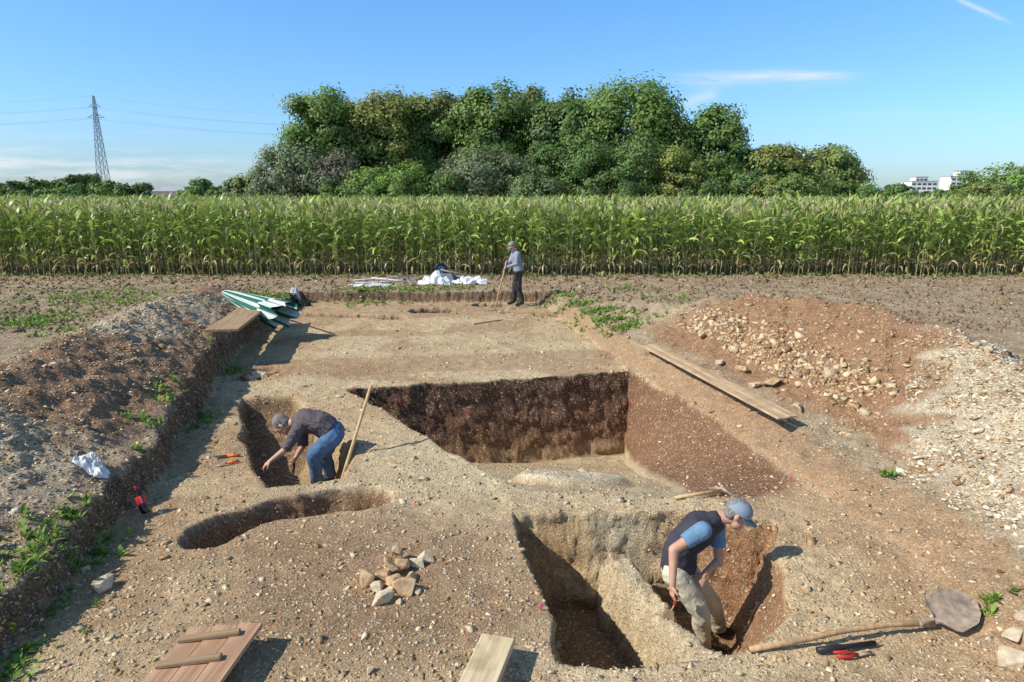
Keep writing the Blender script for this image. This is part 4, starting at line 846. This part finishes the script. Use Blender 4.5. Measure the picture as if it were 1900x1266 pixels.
# ---------------------------------------------------------------- light, sky, camera
dirv=Vector((.87,.30,-.80)).normalized()
sl=bpy.data.lights.new('sun','SUN');sl.energy=5.0;sl.angle=math.radians(.5);sl.color=(1,.945,.85);so=bpy.data.objects.new('sun',sl);COL.objects.link(so);so.rotation_euler=dirv.to_track_quat('-Z','Y').to_euler()
w=bpy.data.worlds.new('World');bpy.context.scene.world=w;w.use_nodes=True;nt=w.node_tree;L=nt.links.new;bg=nt.nodes['Background']
sk=N(nt,'ShaderNodeTexSky');sk.sky_type='NISHITA';sk.sun_disc=False;sk.sun_elevation=math.asin(-dirv.z);sk.sun_rotation=math.atan2(-dirv.x,-dirv.y)%(2*math.pi);sk.air_density=1;sk.dust_density=.6;sk.ozone_density=1.6
tc=N(nt,'ShaderNodeTexCoord');sep=N(nt,'ShaderNodeSeparateXYZ');L(tc.outputs['Generated'],sep.inputs[0])
def M(op,a,b_=None,c=None):
    n=N(nt,'ShaderNodeMath',operation=op)
    for i,x in enumerate((a,b_,c)):
        if x is None:continue
        if isinstance(x,(int,float)):n.inputs[i].default_value=x
        else:L(x,n.inputs[i])
    return n.outputs[0]
cr=N(nt,'ShaderNodeValToRGB');e=cr.color_ramp.elements;e[0].position=0;e[0].color=(.66,.84,1.14,1);e[1].position=.32;e[1].color=(.66,1.20,1.6,1);e2=e.new(.10);e2.color=(.71,1.04,1.42,1);e3=e.new(.6);e3.color=(.72,.84,.84,1);L(sep.outputs['Z'],cr.inputs[0])
tint=N(nt,'ShaderNodeVectorMath',operation='MULTIPLY');L(sk.outputs[0],tint.inputs[0]);L(cr.outputs[0],tint.inputs[1])
yy=M('MAXIMUM',sep.outputs['Y'],.01);uu=M('DIVIDE',sep.outputs['X'],yy);ww=M('DIVIDE',sep.outputs['Z'],yy)
mp=N(nt,'ShaderNodeMapping');mp.inputs['Scale'].default_value=(5,5,38);L(tc.outputs['Generated'],mp.inputs[0])
no=N(nt,'ShaderNodeTexNoise');no.inputs['Scale'].default_value=2.2;no.inputs['Detail'].default_value=6;no.inputs['Roughness'].default_value=.6;L(mp.outputs[0],no.inputs['Vector'])
def streak(u0,w0,u1,w1,wid,lo,hi_,amp):
    l=math.hypot(u1-u0,w1-w0);dx,dy=(u1-u0)/l,(w1-w0)/l
    a=M('SUBTRACT',uu,u0);b_=M('SUBTRACT',ww,w0);t=M('ADD',M('MULTIPLY',a,dx),M('MULTIPLY',b_,dy));n_=M('ADD',M('MULTIPLY',a,-dy),M('MULTIPLY',b_,dx))
    e=M('EXPONENT',M('MULTIPLY',M('POWER',M('ABSOLUTE',M('DIVIDE',n_,wid)),2),-1))
    tt=M('DIVIDE',M('SUBTRACT',t,l/2),l/2);e2=M('EXPONENT',M('MULTIPLY',M('POWER',M('ABSOLUTE',tt),4),-1))
    nn=N(nt,'ShaderNodeMapRange');nn.inputs['From Min'].default_value=lo;nn.inputs['From Max'].default_value=hi_;L(no.outputs['Fac'],nn.inputs[0])
    return M('MULTIPLY',M('MULTIPLY',M('MULTIPLY',e,e2),nn.outputs[0]),amp)
tot=streak(.23,.157,.46,.161,.008,.30,.62,.9)
for s_ in((.235,.120,.285,.140,.009,.32,.62,.5),(.600,.260,.675,.231,.003,.25,.6,.6),(-.85,.045,-.45,.02,.022,.4,.65,.6),(-.9,.065,-.3,.035,.02,.42,.62,.35),(.45,.115,.75,.10,.008,.45,.65,.2),(-.9,.10,-.4,.09,.02,.45,.7,.12)): tot=M('ADD',tot,streak(*s_))
tot=M('MULTIPLY',tot,M('GREATER_THAN',sep.outputs['Y'],.02));tot=M('MINIMUM',tot,.95)
mx=N(nt,'ShaderNodeMix',data_type='RGBA');L(tot,mx.inputs[0]);L(tint.outputs[0],mx.inputs[6]);mx.inputs[7].default_value=(6.2,6.6,7.0,1)
L(mx.outputs[2],bg.inputs['Color']);bg.inputs['Strength'].default_value=.135
cam=bpy.data.cameras.new('camera');co=bpy.data.objects.new('camera',cam);COL.objects.link(co);co.location=(0,0,CZ);co.rotation_euler=(math.radians(90)-PITCH,0,0)
cam.lens=24;cam.sensor_width=36;cam.clip_end=12000;cam.clip_start=.1;bpy.context.scene.camera=co
sc_=bpy.context.scene;sc_.view_settings.view_transform='Standard';sc_.view_settings.look='None';sc_.view_settings.exposure=0
